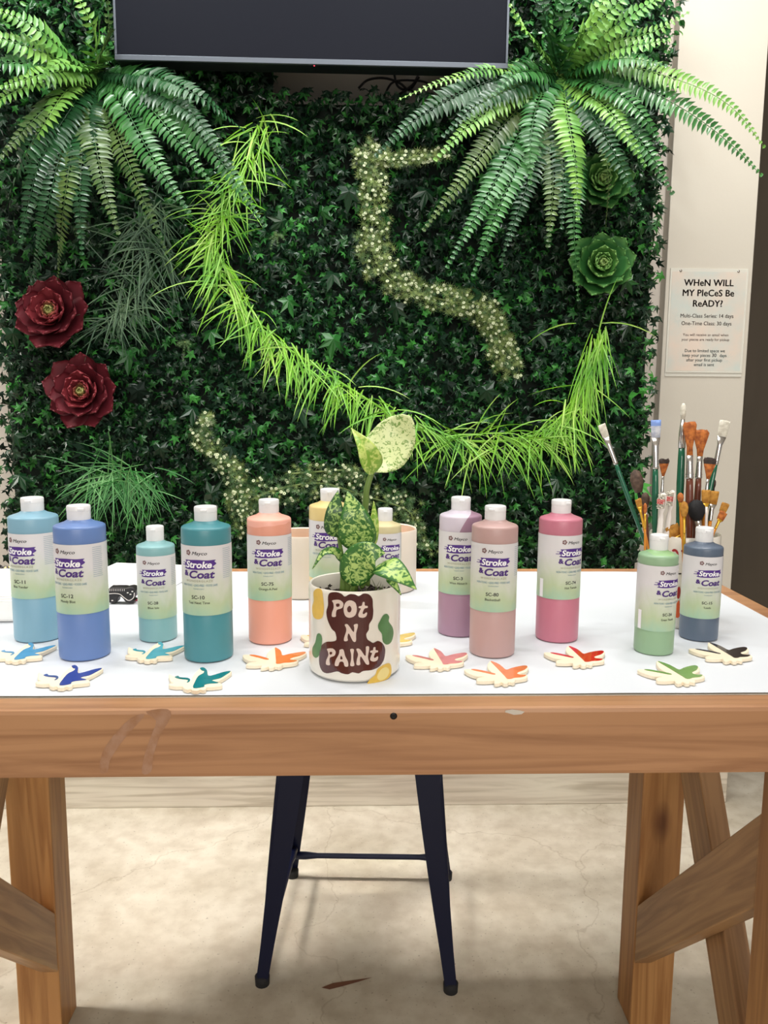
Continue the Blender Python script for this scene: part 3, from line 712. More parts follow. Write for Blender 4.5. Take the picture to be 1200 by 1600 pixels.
def flower_garland(paths, label, dens=1.0, green=.35):
    o_ = at(paths[0][0][0], paths[0][0][1], 2.40); e = empty('flower_garland', o_, 0, label, 'garland')
    nb, fb, sb = MB(), MB(), MB()
    for path_ in paths:
        tube(sb, spline([at(x, y, 2.41)-o_ for x, y, w in path_], 40), .003, 5)
        L = sum(math.hypot(path_[i+1][0]-path_[i][0], path_[i+1][1]-path_[i][1]) for i in range(len(path_)-1))
        area_ = L*sum(2*w for _, _, w in path_)/len(path_)
        for i in range(int(area_/26*dens)):
            u = random.random(); k = len(path_)-1; q = u*k; j = min(int(q), k-1); t = q-j
            w = path_[j][2]+(path_[j+1][2]-path_[j][2])*t; a_ = random.random()*6.283; rr = w*math.sqrt(random.random())
            x = path_[j][0]+(path_[j+1][0]-path_[j][0])*t+math.cos(a_)*rr; y = path_[j][1]+(path_[j+1][1]-path_[j][1])*t+math.sin(a_)*rr
            p = at(x, y, 2.355+.045*(rr/w)+random.uniform(0, .02))-o_
            needle_star(nb, p, random.uniform(.012, .019), 1 if random.random() < green else 0)
            if random.random() < .28: ring_flower(fb, p+Vector((0, -.006, 0)), random.uniform(.0038, .0052))
    sb.build('garland_stem', M['needle'][0], e); nb.build('needle_leaves', M['needle'], e, False); fb.build('tiny_blossoms', M['blossom'], e)
flower_garland([[(562, 240, 14), (580, 270, 24), (585, 320, 26), (580, 380, 28), (598, 425, 30), (640, 455, 24), (700, 470, 24), (750, 480, 26), (775, 510, 24), (782, 545, 26), (798, 582, 22)], [(575, 222, 16), (595, 245, 16), (625, 250, 14), (670, 245, 12), (700, 240, 10)]],
               'pale yellow-green garland of tiny white blossoms winding down from the right fern', 1.15, .25)
flower_garland([[(325, 650, 10), (312, 685, 20), (345, 715, 22), (372, 745, 22), (375, 785, 26), (430, 765, 28), (500, 755, 26), (570, 775, 30), (640, 800, 28), (640, 840, 20)], [(375, 785, 22), (380, 830, 20)], [(455, 740, 14), (540, 735, 14), (560, 745, 10)]],
               'darker garland of tiny white blossoms behind the peach and yellow bottles', .85, .7)
flower_garland([[(660, 850, 18), (675, 860, 18)]], 'small patch of tiny blossoms low beside the mauve bottle', .8, .7)
for (x, y, lb) in ((290, 535, 'small yellowish sprig on the leaf wall right of the grass tufts'), (432, 368, 'small yellowish sprig beside the upper end of the lime grass swag'), (130, 352, 'small yellow-green sprig under the left fern fronds')):
    o_ = at(x, y, 2.39); e = empty('leaf_sprig', o_, 0, lb, 'sprig'); mb = MB(); tube(mb, [Vector((0, .05, 0)), Vector((0, -.01, 0))], .002, 5); mb.build('stem', M['needle'][0], e)
    mb = MB()
    for k in range(6):
        a_ = k*1.05+random.uniform(-.5, .5); d = Vector((math.cos(a_), -random.uniform(.2, 1.2), math.sin(a_)*.7-.2)).normalized()
        for j in range(random.randint(3, 7)): needle_star(mb, d*(.004+.0045*j)+Vector((0, 0, -.0006*j*j)), .0085, 1)
    mb.build('needle_leaves', M['needle'], e, False)

# ------------------------------------------------------------------ succulent rosettes
def petal_mesh(L, w, cup, th, tip=.05, nu=11, nv=7):
    """spoon shaped petal along +Y, cupped towards +Z, closed solid"""
    V, T = [], []
    for side in (0, 1):
        for i in range(nu+1):
            u = 1-(1-i/nu)**1.5; ww = w*(.35+.65*min(1, u/.62)**.8)*math.sqrt(max(0, 1-(max(0, u-.66)/.345)**3.2))
            ww = max(ww, .04*w)
            for j in range(nv):
                s = j/(nv-1)*2-1; y = L*u*(1-.08*s*s*u); z = cup*L*(u**2*.55)+cup*w*.9*s*s*.22
                if u > .999 and abs(s) < .1: y += L*tip*.12
                V.append((s*ww, y, z-(th*(1-abs(s)**4*.8) if side else 0))); T.append(u)
    n = (nu+1)*nv; Fc = []
    for i in range(nu):
        for j in range(nv-1):
            a_ = i*nv+j; Fc.append((a_, a_+1, a_+nv+1, a_+nv)); Fc.append((n+a_, n+a_+nv, n+a_+nv+1, n+a_+1))
    for i in range(nu):
        for j in (0, nv-1): a_ = i*nv+j; Fc.append((a_, a_+nv, n+a_+nv, n+a_))
    for j in range(nv-1):
        Fc.append((j, n+j, n+j+1, j+1)); a_ = nu*nv+j; Fc.append((a_, a_+1, n+a_+1, n+a_))
    return V, Fc, T
RED = [ramp_mat('rosette_red_outer', [(0, (40, 12, 16)), (.6, (74, 20, 28)), (1, (108, 34, 44))]), ramp_mat('rosette_red_mid', [(0, (70, 44, 30)), (.4, (92, 28, 34)), (1, (132, 46, 54))]),
       ramp_mat('rosette_red_inner', [(0, (130, 124, 70)), (.6, (140, 110, 70)), (1, (160, 84, 70))]), ramp_mat('rosette_core', [(0, (110, 116, 60)), (1, (162, 160, 98))])]
GRN = [ramp_mat('rosette_green_outer', [(0, (22, 54, 26)), (.8, (46, 100, 46)), (1, (104, 158, 84))]), ramp_mat('rosette_green_mid', [(0, (30, 66, 28)), (.8, (72, 124, 54)), (1, (130, 178, 96))]),
       ramp_mat('rosette_green_inner', [(0, (70, 110, 50)), (1, (122, 168, 88))]), ramp_mat('rosette_green_core', [(0, (100, 132, 60)), (1, (150, 180, 106))])]
def rosette(px, py, rpx, mats, label, seed, tilt=(.25, .15)):
    random.seed(seed); c = at(px, py, 2.37); Rr = rpx/F*2.37; e = empty('succulent_rosette', c, 0, label, 'succulent')
    zax = Vector((tilt[0]*-.6, -1, tilt[1])).normalized(); xax = Vector((1, 0, 0)); xax = (xax-zax*xax.dot(zax)).normalized(); yax = zax.cross(xax)
    base = Matrix((xax, yax, zax)).transposed().to_4x4()
    rings = [(9, 1.0, .33, 14, .34, 0, .0), (9, .88, .29, 28, .36, 0, .006), (7, .72, .26, 42, .4, 1, .010), (6, .56, .20, 54, .42, 1, .012), (5, .42, .15, 54, .45, 2, .02), (5, .30, .11, 62, .5, 3, .03), (4, .19, .08, 72, .5, 3, .035)]
    cache = {}
    for ri, (n, rl, rw, el, cup, mi, h) in enumerate(rings):
        V, Fc, T = petal_mesh(Rr*rl*1.04, Rr*rw, cup, .0035)
        me = bpy.data.meshes.new('petal'); me.from_pydata(V, [], Fc); me.materials.append(mats[mi]); me.polygons.foreach_set('use_smooth', [True]*len(me.polygons))
        at_ = me.attributes.new('t', 'FLOAT', 'POINT'); at_.data.foreach_set('value', T); me.update()
        for k in range(n):
            a_ = 2*math.pi*(k+.5*(ri % 2)+random.uniform(-.1, .1))/n; o = bpy.data.objects.new('petal', me); link(o, e)
            o.matrix_local = base @ Matrix.Translation((0, 0, h*Rr/.11)) @ Matrix.Rotation(a_, 4, 'Z') @ Matrix.Rotation(R_(el+random.uniform(-4, 4)), 4, 'X') @ Matrix.Scale(random.uniform(.92, 1.06), 4)
    mb = MB(); tube(mb, [Vector((0, .115, 0)), Vector((0, .0, 0))], .006, 8); mb.build('stalk', M['stem'], e)
rosette(90, 497, 60, RED, 'dark red succulent rosette, upper of the two at the left', 3, (.1, .3))
rosette(137, 617, 60, RED, 'dark red succulent rosette, lower of the two at the left', 5, (.1, .2))
rosette(937, 288, 47, GRN, 'green succulent rosette half hidden behind the right fern fronds', 8, (.1, .15))
rosette(936, 418, 52, GRN, 'green succulent rosette, lower of the two near the pillar', 9, (.1, .15))
random.seed(21)

# ------------------------------------------------------------------ wall sign
sy_ = CY-.0035; TL, TR, BL, BR = at(1047, 419, sy_), at(1168, 420, sy_), at(1040, 578, sy_), at(1160, 587, sy_)
sx0, sx1 = (TL.x+BL.x)/2, (TR.x+BR.x)/2; sx0 = max(sx0, colL+.004); sz0, sz1 = (BL.z+BR.z)/2, (TL.z+TR.z)/2
SG = empty('wall_sign', ((sx0+sx1)/2, sy_, (sz0+sz1)/2), 0, 'printed pickup notice in a clear holder on the white pillar', 'sign')
so = Vector(((sx0+sx1)/2, sy_, (sz0+sz1)/2)); sw, sh = (sx1-sx0)/2, (sz1-sz0)/2
acr = mat('clear_acrylic_edge', (226, 224, 214), .15, spec=.7)
box('holder_backplate', (-sw, 0, -sh-.012), (sw, .003, sh), acr, SG, .001)
for s in (-1, 1): box('holder_edge', (s*sw-.003 if s > 0 else -sw, -.002, -sh), (sw if s > 0 else -sw+.003, -.0001, sh), acr, SG, .0005)
box('holder_lip', (-sw+.0035, -.003, -sh), (sw-.0035, -.0001, -sh+.004), acr, SG, .0005)
for s in (-1, 1):
    v, f = lathe([(.004, 0), (.004, .002), (.0001, .0026)], 14); mesh('mounting_screw', [(a_+s*(sw*.74), -c_-.0002, b_+sh-.008) for a_, b_, c_ in v], f, M['steel'], SG, True)
pm = mat('pastel_leaf_print', (228, 212, 198), .6, c2=(206, 214, 208), noise_scale=9)
box('notice_paper', (-sw+.006, -.0009, -sh+.006), (sw-.006, -.0001, sh-.010), pm, SG, 0)
def flat_text(name, lines, m, parent, y=-.0012):
    mb = MB()
    for s, size, cx2, cz, bold, sp, sx in lines:
        v, f = heavy(s, bold, 0, 'CENTER', sp); mb.add([(cx2+a_*size*sx, y, cz+b_*size) for a_, b_ in v], f)
    return mb.build(name, m, parent, False)
k = 2*sh/.166/1.0
H2 = 2*sh
def zf(fr): return sh-fr*H2
flat_text('notice_heading', [('WHeN WILL', H2*.088, 0, zf(.165), .030, 1.02, .98), ('MY PIeCeS Be', H2*.088, 0, zf(.262), .030, 1.02, .98), ('ReADY?', H2*.088, 0, zf(.362), .030, 1.02, .98)], mat('brown_black_ink', (62, 48, 42), .6), SG)
flat_text('notice_class_times', [('Multi-Class Series: 14 days', H2*.052, 0, zf(.468), .012, 1, .95), ('One-Time Class: 30 days', H2*.052, 0, zf(.54), .012, 1, .95)], mat('brown_ink', (92, 70, 66), .6), SG)
flat_text('notice_pickup_line', [('You will receive an email when', H2*.037, 0, zf(.645), .01, 1, .98), ('your pieces are ready for pickup', H2*.037, 0, zf(.69), .01, 1, .98)], mat('dusty_rose_ink', (178, 138, 132), .6), SG)
flat_text('notice_space_line', [('Due to limited space we', H2*.043, 0, zf(.80), .012, 1, .95), ('keep your pieces        days', H2*.043, 0, zf(.845), .012, 1, .95), ('after your first pickup', H2*.043, 0, zf(.89), .012, 1, .95), ('email is sent', H2*.043, 0, zf(.935), .012, 1, .95)], mat('teal_ink', (70, 108, 116), .6), SG)
flat_text('notice_handwritten_number', [('30', H2*.048, sw*.25, zf(.845), .02, 1, 1)], mat('dark_pen', (84, 66, 74), .6), SG)
mb = MB()
for i in range(16):      # faint palm leaf print in two corners
    for cx3, cz3, sg in ((sw*.62, sh*.62, 1), (-sw*.75, sh*.05, -1), (sw*.55, -sh*.72, 1)):
        a_ = R_(20+i*20); L = random.uniform(.014, .03); d = Vector((math.cos(a_), 0, math.sin(a_))); s_ = Vector((-d.z, 0, d.x))*.0007; p = Vector((cx3, -.00105, cz3))+d*.007
        q = p+d*L; q.x = max(-sw+.007, min(sw-.007, q.x)); q.z = max(-sh+.008, min(sh-.012, q.z)); mb.add([p-s_, q, p+s_], [(0, 1, 2)])
mb.build('printed_leaves', mat('pale_teal_print', (200, 208, 202), .6), SG, False)

# ------------------------------------------------------------------ glaze bottles
def smoothstep_poly(pts): return [Vector(p) for p in pts]
BR_PATCH = smooth_poly([(-.50, .02), (-.44, -.10), (-.50, -.17), (-.38, -.20), (-.2, -.21), (.2, -.20), (.5, -.17), (.44, -.08), (.56, .04), (.50, .14), (.54, .21), (.3, .20), (0, .22), (-.3, .20), (-.46, .19), (-.42, .11)], 3)
PURP = mat('purple_print', (78, 40, 132), .5); DPURP = mat('deep_purple_print', (72, 36, 118), .5); WHT = mat('white_print', (248, 246, 250), .5)
INK = mat('black_print', (38, 36, 40), .5); BLUEI = mat('blue_grey_print', (104, 150, 172), .5); GREYI = mat('olive_grey_print', (168, 162, 132), .5); EMB = mat('maroon_emblem', (120, 84, 84), .5); SIDE = mat('side_print', (150, 170, 184), .6)
def label_mat():
    m = bpy.data.materials.new('bottle_label_print'); m.use_nodes = True; t = m.node_tree; b = t.nodes['Principled BSDF']; L = t.links.new
    tc = node(t, 'ShaderNodeTexCoord'); sp = node(t, 'ShaderNodeSeparateXYZ'); L(tc.outputs['Generated'], sp.inputs[0])
    n = node(t, 'ShaderNodeTexNoise'); n.inputs['Scale'].default_value = 2.2; n.inputs['Detail'].default_value = 3; n.inputs['Distortion'].default_value = .8; L(tc.outputs['Generated'], n.inputs['Vector'])
    ma = node(t, 'ShaderNodeMath', operation='MULTIPLY_ADD'); L(n.outputs['Fac'], ma.inputs[0]); ma.inputs[1].default_value = .45; L(sp.outputs['Z'], ma.inputs[2])
    r = node(t, 'ShaderNodeValToRGB'); e = r.color_ramp.elements
    e[0].position = .18; e[0].color = lin((164, 198, 172)); e[1].position = .92; e[1].color = lin((222, 219, 221))
    q = e.new(.42); q.color = lin((186, 202, 164)); q = e.new(.66); q.color = lin((208, 213, 196))
    L(ma.outputs[0], r.inputs['Fac']); L(r.outputs['Color'], b.inputs['Base Color']); b.inputs['Roughness'].default_value = .35
    return m
LAB = label_mat()
def label_set(e, r, z0, z1, code, nm, turn, side=1, seam=False):
    """printed paper label round the bottle between z0 and z1"""
    H = z1-z0; n = 64; V = []; rr = r+.0005
    for k_ in range(n+1):
        a_ = -math.pi*.97+2*math.pi*.97*k_/n+turn
        for z in (z0, z1): V.append((rr*math.sin(a_), -rr*math.cos(a_), z))
    lab = mesh('label', V, [(2*i, 2*i+2, 2*i+3, 2*i+1) for i in range(n)], LAB, e, True)
    s = r*2*.96; rt = rr+.0003; zc_ = lambda fr: z1-fr*H          # fr: 0 top .. 1 bottom
    u = s*.34                                                     # half width unit of the brush patch
    def fit(txt, w, h, cx2, z, shear=0, bold=0, space=1.0):          # text of overall width w and cap height h
        v, f = heavy(txt, bold, shear, 'CENTER', space) if 'M' in txt or len(txt) > 7 else text2d(txt, 1, shear, bold, 'CENTER', space); a0 = min(q[0] for q in v); a1 = max(q[0] for q in v); k2 = h/.7
        return [((q[0]-(a0+a1)/2)*w/(a1-a0)+cx2, q[1]*k2+z) for q in v], f
    zp = zc_(.268)
    wrapped('brush_stroke_mark', [([(x*u*2.02, zp+(y-.005)*u*1.45) for x, y in BR_PATCH], tess(BR_PATCH)), rect(-u*1.25, zc_(.285), -u*.9, zc_(.275)), rect(-u*1.18, zc_(.25), -u*.9, zc_(.242))], rt, PURP, lab, turn)
    wrapped('title_first_line', [fit('Stroke', s*.58, s*.135, 0, zp-s*.062, .18, .03)], rt+.0003, WHT, lab, turn)
    wrapped('title_second_line', [fit('Coat', s*.56, s*.155, s*.07, zc_(.458), .18, .035), fit('&', s*.13, s*.11, -s*.29, zc_(.428), 0, .05)], rt, DPURP, lab, turn)
    wrapped('maker_name', [fit('Mayco', s*.33, s*.07, s*.03, zc_(.128), .3, .014)], rt, INK, lab, turn)
    v, f = [], []; N_ = 20
    for i in range(N_): a_ = 2*math.pi*i/N_; q = s*.055*(1+.13*math.cos(5*a_)); v.append((-u*.66+q*math.cos(a_), zc_(.098)+q*math.sin(a_)))
    for i in range(N_): a_ = 2*math.pi*i/N_; q = s*.024; v.append((-u*.66+q*math.cos(a_), zc_(.098)+q*math.sin(a_)))
    wrapped('maker_emblem', [(v, [(i, (i+1) % N_, N_+(i+1) % N_, N_+i) for i in range(N_)]), ([( -u*.66+s*.012*math.cos(i*1.2566), zc_(.098)+s*.012*math.sin(i*1.2566)) for i in range(5)], [(0, 1, 2, 3, 4)])], rt, EMB, lab, turn)
    wrapped('subtitle_print', [fit('WONDERGLAZE', s*.60, s*.045, 0, zc_(.515), 0, 0, 1.3)], rt, GREYI, lab, turn)
    wrapped('claims_print', [fit('NON-TOXIC \u2022 LEAD-FREE \u2022 FOOD SAFE', s*.80, s*.045, 0, zc_(.578), 0, .012), fit('TRANSLUCENT', s*.24, s*.024, 0, zc_(.622))], rt, BLUEI, lab, turn)
    if code: wrapped('colour_code_print', [fit(code, s*(.058*len(code)), s*.075, -s*.02, zc_(.76), 0, .018), fit(nm, s*(.034*len(nm)), s*.055, -s*.01, zc_(.832), 0, .008)], rt, INK, lab, turn)
    rows = [rect(s*.66*side-s*.12, zc_(.05+.028*i)-H*.006, s*.66*side+s*(.13-random.uniform(0, .04)), zc_(.05+.028*i)) for i in range(16)]
    wrapped('side_text_lines', rows, rt, SIDE, lab, turn)
    if seam: wrapped('label_seam', [rect(-s*.86, zc_(.99), -s*.74, zc_(.70))], rt, WHT, lab, turn)
# bottle profile levels in metres above its foot, for the tall and the small bottle
def levels(x, ybot, ysh, ylt, ylb, ycb, yct, w):
    P0 = on(x, ybot); r = w/2/F*(P0.y*math.cos(PITCH)+.38*math.sin(PITCH)+.03)*.985
    Yc = P0.y+r; z = lambda y, Y: at(x, y, Y).z-TOP
    return dict(x=at(x, 900, Yc).x, y=Yc, r=r, lt=z(ylt, P0.y), lb=z(ylb, P0.y), sh=z(ysh, P0.y), cb=z(ycb, Yc-r*.45), ct=z(yct, Yc))
def paint_mat(name, col, upper=None, mode=None):
    g0 = sum(col)/3; c = lin(tuple(v*.86+g0*.14 for v in col)); m = bpy.data.materials.new(name); m.use_nodes = True; t = m.node_tree; b = t.nodes['Principled BSDF']; L = t.links.new
    b.inputs['Base Color'].default_value = c; b.inputs['Roughness'].default_value = .36
    b.inputs['Subsurface Weight'].default_value = .0
    if upper:
        tc = node(t, 'ShaderNodeTexCoord'); sp = node(t, 'ShaderNodeSeparateXYZ'); L(tc.outputs['Object'], sp.inputs[0])
        n = node(t, 'ShaderNodeTexNoise'); n.inputs['Scale'].default_value = 22 if mode == 'drip' else 14; n.inputs['Detail'].default_value = 1; L(tc.outputs['Object'], n.inputs['Vector'])
        ma = node(t, 'ShaderNodeMath', operation='MULTIPLY_ADD'); L(n.outputs['Fac'], ma.inputs[0]); ma.inputs[1].default_value = .035 if mode == 'drip' else .05
        if mode == 'splash':      # residue climbing up one side
            mm = node(t, 'ShaderNodeMath', operation='MULTIPLY_ADD'); L(sp.outputs['X'], mm.inputs[0]); mm.inputs[1].default_value = -1.6; L(sp.outputs['Z'], mm.inputs[2]); L(mm.outputs[0], ma.inputs[2]); thr = upper[1]
        else: L(sp.outputs['Z'], ma.inputs[2]); thr = upper[1]
        g_ = node(t, 'ShaderNodeMath', operation='GREATER_THAN'); L(ma.outputs[0], g_.inputs[0]); g_.inputs[1].default_value = thr
        mx = node(t, 'ShaderNodeMix', data_type='RGBA'); L(g_.outputs[0], mx.inputs['Factor']); mx.inputs[6].default_value = c; mx.inputs[7].default_value = lin(upper[0])
        L(mx.outputs[2], b.inputs['Base Color'])
    return m
def bottle(x, ybot, w, dims, mtl, code, nm, turn, label, capang=0, side=1, seam=False, lean=0, group='bottles of glaze'):
    """dims: heights as fractions measured on one bottle of that size"""
    P0 = on(x, ybot); dep = P0.y*math.cos(PITCH)+.38*math.sin(PITCH)+.03; r = w/2/F*dep*.985; Yc = P0.y+r
    X = on(x, ybot).x*Yc/P0.y
    sh, lt, lb, cb, ct = dims
    e = empty('glaze_bottle', (X, Yc, TOP+.0007), 0, label, 'bottle', group)
    prof = [(r*.6, 0), (r*.93, 0), (r*.985, .0015), (r, .005), (r, lb-.0006), (r*.996, lb), (r*.996, lt), (r, lt+.0006), (r, sh-.0035), (r*.985, sh-.0014), (r*.94, sh), (r*.8, sh+(cb-sh)*.25), (r*.6, sh+(cb-sh)*.6), (r*.47, cb), (r*.42, cb+.002), (r*.42, cb+.010)]
    turned('bottle_body', prof, mtl, e, 56)
    rc = r*.455; capn = turned('cap', [(rc*.9, cb+.001), (rc*.985, cb+.0005), (rc, cb+.003), (rc, ct-.008), (rc*1.015, ct-.0078), (rc*1.015, ct-.002), (rc*.97, ct-.0005), (rc*.9, ct), (rc*.6, ct-.0004)], M['cap'], e, 40)
    a_ = capang
    tb = box('cap_tab', (-rc*.28, -rc*1.13, ct-.0068), (rc*.28, -rc*.9, ct-.0035), M['cap'], capn, .0008); tb.rotation_euler = (0, 0, a_)
    label_set(e, r*.998, lb, lt, code, nm, turn, side, seam)
    return e
# tall bottle measured on the moody-blue one, small one on the green one
LV = levels(134, 1035, 826, 852.5, 961, 815, 789.5, 77); TALL = (LV['sh'], LV['lt'], LV['lb'], LV['cb'], LV['ct'])
LV2 = levels(1020, 1026, 871.5, 886, 988, 862, 835.5, 61); SMALL = (LV2['sh'], LV2['lt'], LV2['lb'], LV2['cb'], LV2['ct'])
print('TALL', LV, 'SMALL', LV2)
bt = lambda *a, **k: bottle(*a, **k)
bt(62.5, 1006, 73, TALL, paint_mat('sky_blue_glaze', (126, 176, 200)), 'SC-11', 'Blue Yonder', -.28, 'tall sky-blue bottle with code SC-11, farthest left')
bt(134, 1035, 77, TALL, paint_mat('moody_blue_glaze', (98, 132, 198)), 'SC-12', 'Moody Blue', -.24, 'tall cornflower-blue bottle with code SC-12 in front of the sky-blue one', .5)
bt(248, 1005, 58, SMALL, paint_mat('blue_isle_glaze', (130, 184, 188)), 'SC-28', 'Blue Isle', .06, 'short pale aqua bottle with code SC-28')
bt(327, 1037, 76, TALL, paint_mat('teal_glaze', (66, 144, 156)), 'SC-10', 'Teal Next Time', -.16, 'tall teal bottle with code SC-10', 0)
bt(423, 1009, 68, TALL, paint_mat('orange_peel_glaze', (246, 160, 134), ((250, 182, 164), TALL[1]+.030), 'drip'), 'SC-75', 'Orange-A-Peel', .04, 'tall peach-orange bottle with code SC-75 and a drip line inside')
bt(516, 968, 65, TALL, paint_mat('yellow_glaze', (238, 210, 134)), '', '', -.14, 'tall pale yellow bottle standing behind the potted plant')
bt(601, 950, 50, SMALL, paint_mat('cream_glaze', (218, 204, 152)), '', '', .35, 'short cream-yellow bottle half hidden behind the plant leaves')
bt(716, 997, 66, TALL, paint_mat('wine_glaze', (170, 128, 154), ((216, 206, 220), TALL[1]+.032), 'splash'), 'SC-3', 'Wine About It', -.16, 'tall mauve bottle with code SC-3 and a pale shoulder with a purple splash')
bt(768, 1030, 72, TALL, paint_mat('basketball_glaze', (196, 156, 152)), 'SC-80', 'Basketball', -.18, 'tall dusty pink-brown bottle with code SC-80 in front of the mauve one', -.5)
bt(869, 1006, 67, TALL, paint_mat('tamale_glaze', (206, 116, 138)), 'SC-74', 'Hot Tamale', .38, 'tall rose-pink bottle with code SC-74', .5, 1, True)
bt(1020, 1026, 61, SMALL, paint_mat('green_thumb_glaze', (146, 184, 142), ((156, 196, 140), SMALL[1]+.035), 'drip'), 'SC-26', 'Green Thumb', .30, 'short sage-green bottle with code SC-26 in front of the brush pot', 0, 1, True)
bt(1090, 1004, 59, SMALL, paint_mat('tuxedo_glaze', (88, 104, 126)), 'SC-15', 'Tuxedo', -.03, 'short slate-grey bottle with code SC-15 beside the sage-green one')

# ------------------------------------------------------------------ ceramic birds
def trace(o_, pts, z): 
    return [on(o_[0]+x/10, o_[1]+y/10, z) for x, y in pts]
R_OUT = [(480, 200), (600, 240), (660, 280), (720, 322), (800, 302), (900, 282), (1000, 272), (1046, 290), (1048, 320), (1010, 355), (925, 383), (1010, 393), (1042, 412), (1030, 438), (930, 455), (862, 462), (858, 482), (830, 497), (790, 488), (765, 488), (745, 505), (690, 505), (660, 485), (630, 497), (565, 503), (545, 480), (540, 462), (420, 465), (300, 458), (284, 438), (310, 418), (400, 405), (300, 398), (200, 370), (120, 332), (96, 306), (130, 298), (220, 303), (330, 325), (440, 345), (500, 350), (450, 300), (438, 250), (455, 215)]
R_GL = [(485, 204), (600, 246), (660, 286), (720, 328), (800, 308), (900, 288), (1000, 278), (1036, 296), (990, 335), (905, 362), (885, 385), (930, 400), (1020, 408), (960, 432), (850, 438), (800, 450), (740, 448), (700, 410), (620, 335), (545, 265)]
R_ST = [(200, 308), (280, 312), (450, 347), (560, 378), (530, 386), (400, 357), (250, 325)]
L_OUT = [(620, 112), (680, 102), (728, 145), (732, 225), (850, 200), (980, 163), (1112, 148), (1060, 195), (960, 252), (860, 300), (790, 318), (880, 330), (905, 350), (885, 372), (760, 388), (645, 398), (628, 425), (580, 440), (535, 430), (490, 450), (410, 448), (385, 428), (330, 440), (275, 420), (262, 392), (160, 395), (60, 382), (70, 355), (140, 345), (98, 325), (90, 270), (104, 212), (180, 240), (300, 268), (420, 300), (470, 240), (535, 175), (585, 140)]
L_GL = [(622, 118), (680, 108), (722, 150), (722, 232), (850, 207), (980, 170), (1095, 154), (1000, 212), (900, 262), (790, 288), (760, 306), (850, 334), (700, 350), (622, 368), (598, 400), (430, 420), (480, 330), (560, 240), (650, 195), (676, 160), (640, 150)]
L_ST = [(180, 262), (240, 242), (262, 264), (380, 270), (415, 298), (385, 330), (350, 336), (378, 300), (240, 284)]
BT = .0052
def shape_local(o_, pts, z, c): return smooth_poly([((p-c).x, (p-c).y) for p in trace(o_, pts, z)], 3)
def bird_proto(o_, out, gl, st, c_px):
    zt = TOP+BT; c = on(*c_px, zt); return [shape_local(o_, q, zt, c) for q in (out, gl, st)]
BP = {'R': bird_proto((840, 990), R_OUT, R_GL, R_ST, (898, 1027)), 'L': bird_proto((50, 1030), L_OUT, L_GL, L_ST, (108, 1058))}
def bird_meshes(kind):
    e0 = slab('tile', BP[kind][0], 0, BT, M['bisque'], None, .0008); me = e0.data; bpy.data.objects.remove(e0); return me
BM_ = {k: bird_meshes(k) for k in 'RL'}
def bird(kind, x, y, col, label, rz=0, sc=1.0):
    c = on(x, y, TOP+BT); e = empty('ceramic_bird', (c.x, c.y, TOP+.0008), rz, label, 'ceramic bird', 'flat glazed ceramic birds'); e.scale = (sc, sc, 1)
    link(bpy.data.objects.new('tile', BM_[kind]), e)
    m = mat('bird_glaze', col, .18, coat=.6, noise_amt=.18, noise_scale=60)
    slab('glazed_body', BP[kind][1], BT+.0001, BT+.0007, m, e); slab('glazed_wing_stripe', BP[kind][2], BT+.0001, BT+.0006, m, e)
for a_ in (('L', 38, 1020, (70, 158, 214), 'light blue half-glazed ceramic bird before the sky-blue bottle, partly cut off'),
           ('L', 108, 1058, (36, 52, 148), 'navy blue half-glazed ceramic bird'),
           ('L', 242, 1019, (74, 178, 200), 'turquoise half-glazed ceramic bird before the short aqua bottle', -.12),
           ('L', 313, 1062, (0, 122, 128), 'dark teal half-glazed ceramic bird before the teal bottle', -.06),
           ('R', 423, 1030, (246, 128, 40), 'bright orange half-glazed ceramic bird before the peach bottle', .06),
           ('R', 510, 999, (236, 206, 100), 'yellow half-glazed ceramic bird sticking out left of the painted pot'),
           ('R', 603, 999, (238, 204, 92), 'yellow half-glazed ceramic bird sticking out right of the painted pot', .1),
           ('R', 680, 1031, (236, 150, 146), 'pale pink half-glazed ceramic bird', .03),
           ('R', 776, 1053, (246, 140, 90), 'coral orange half-glazed ceramic bird before the pink-brown bottle', .08),
           ('R', 898, 1027, (216, 28, 36), 'bright red half-glazed ceramic bird before the rose-pink bottle'),
           ('R', 1050, 1053, (104, 152, 62), 'leaf green half-glazed ceramic bird before the sage-green bottle', .1),
           ('R', 1127, 1021, (52, 44, 44), 'black half-glazed ceramic bird at the right')): bird(*a_)

# ------------------------------------------------------------------ painted pot with plant
pf = on(554, 1069); pr = .0645; pY = pf.y+pr; pX = on(554, 1069).x*pY/pf.y; pH = at(554, 926, pf.y).z-TOP
PP = empty('potted_plant', (pX, pY, TOP+.0008), 0, 'variegated dumb cane in a white hand-painted pot at the front of the table', 'potted plant')
pot = turned('pot', [(pr*.7, 0), (pr*.93, .0005), (pr*.985, .004), (pr, .012), (pr, pH-.006), (pr*.995, pH-.002), (pr*.97, pH), (pr*.94, pH-.001), (pr*.925, pH-.006), (pr*.92, pH*.55), (pr*.90, pH*.54)], M['ceramic'], PP, 72)
turned('soil', [(pr*.918, pH-.026), (pr*.7, pH-.020), (pr*.4, pH-.016), (pr*.1, pH-.014), (.0001, pH-.014)], M['soil'], PP, 40, False)
mb = MB()
for i in range(60):
    a_ = random.random()*6.28; rr = pr*.85*math.sqrt(random.random()); c = Vector((rr*math.cos(a_), rr*math.sin(a_), pH-.016)); s_ = random.uniform(.002, .006)
    v, f = lathe([(.0001, -s_*.6), (s_, 0), (.0001, s_*.6)], 6, False); mb.add([Vector(q)*1+c+Vector((0, 0, s_*random.random()*.6)) for q in v], f)
mb.build('soil_crumbs', M['soil'], PP, False)
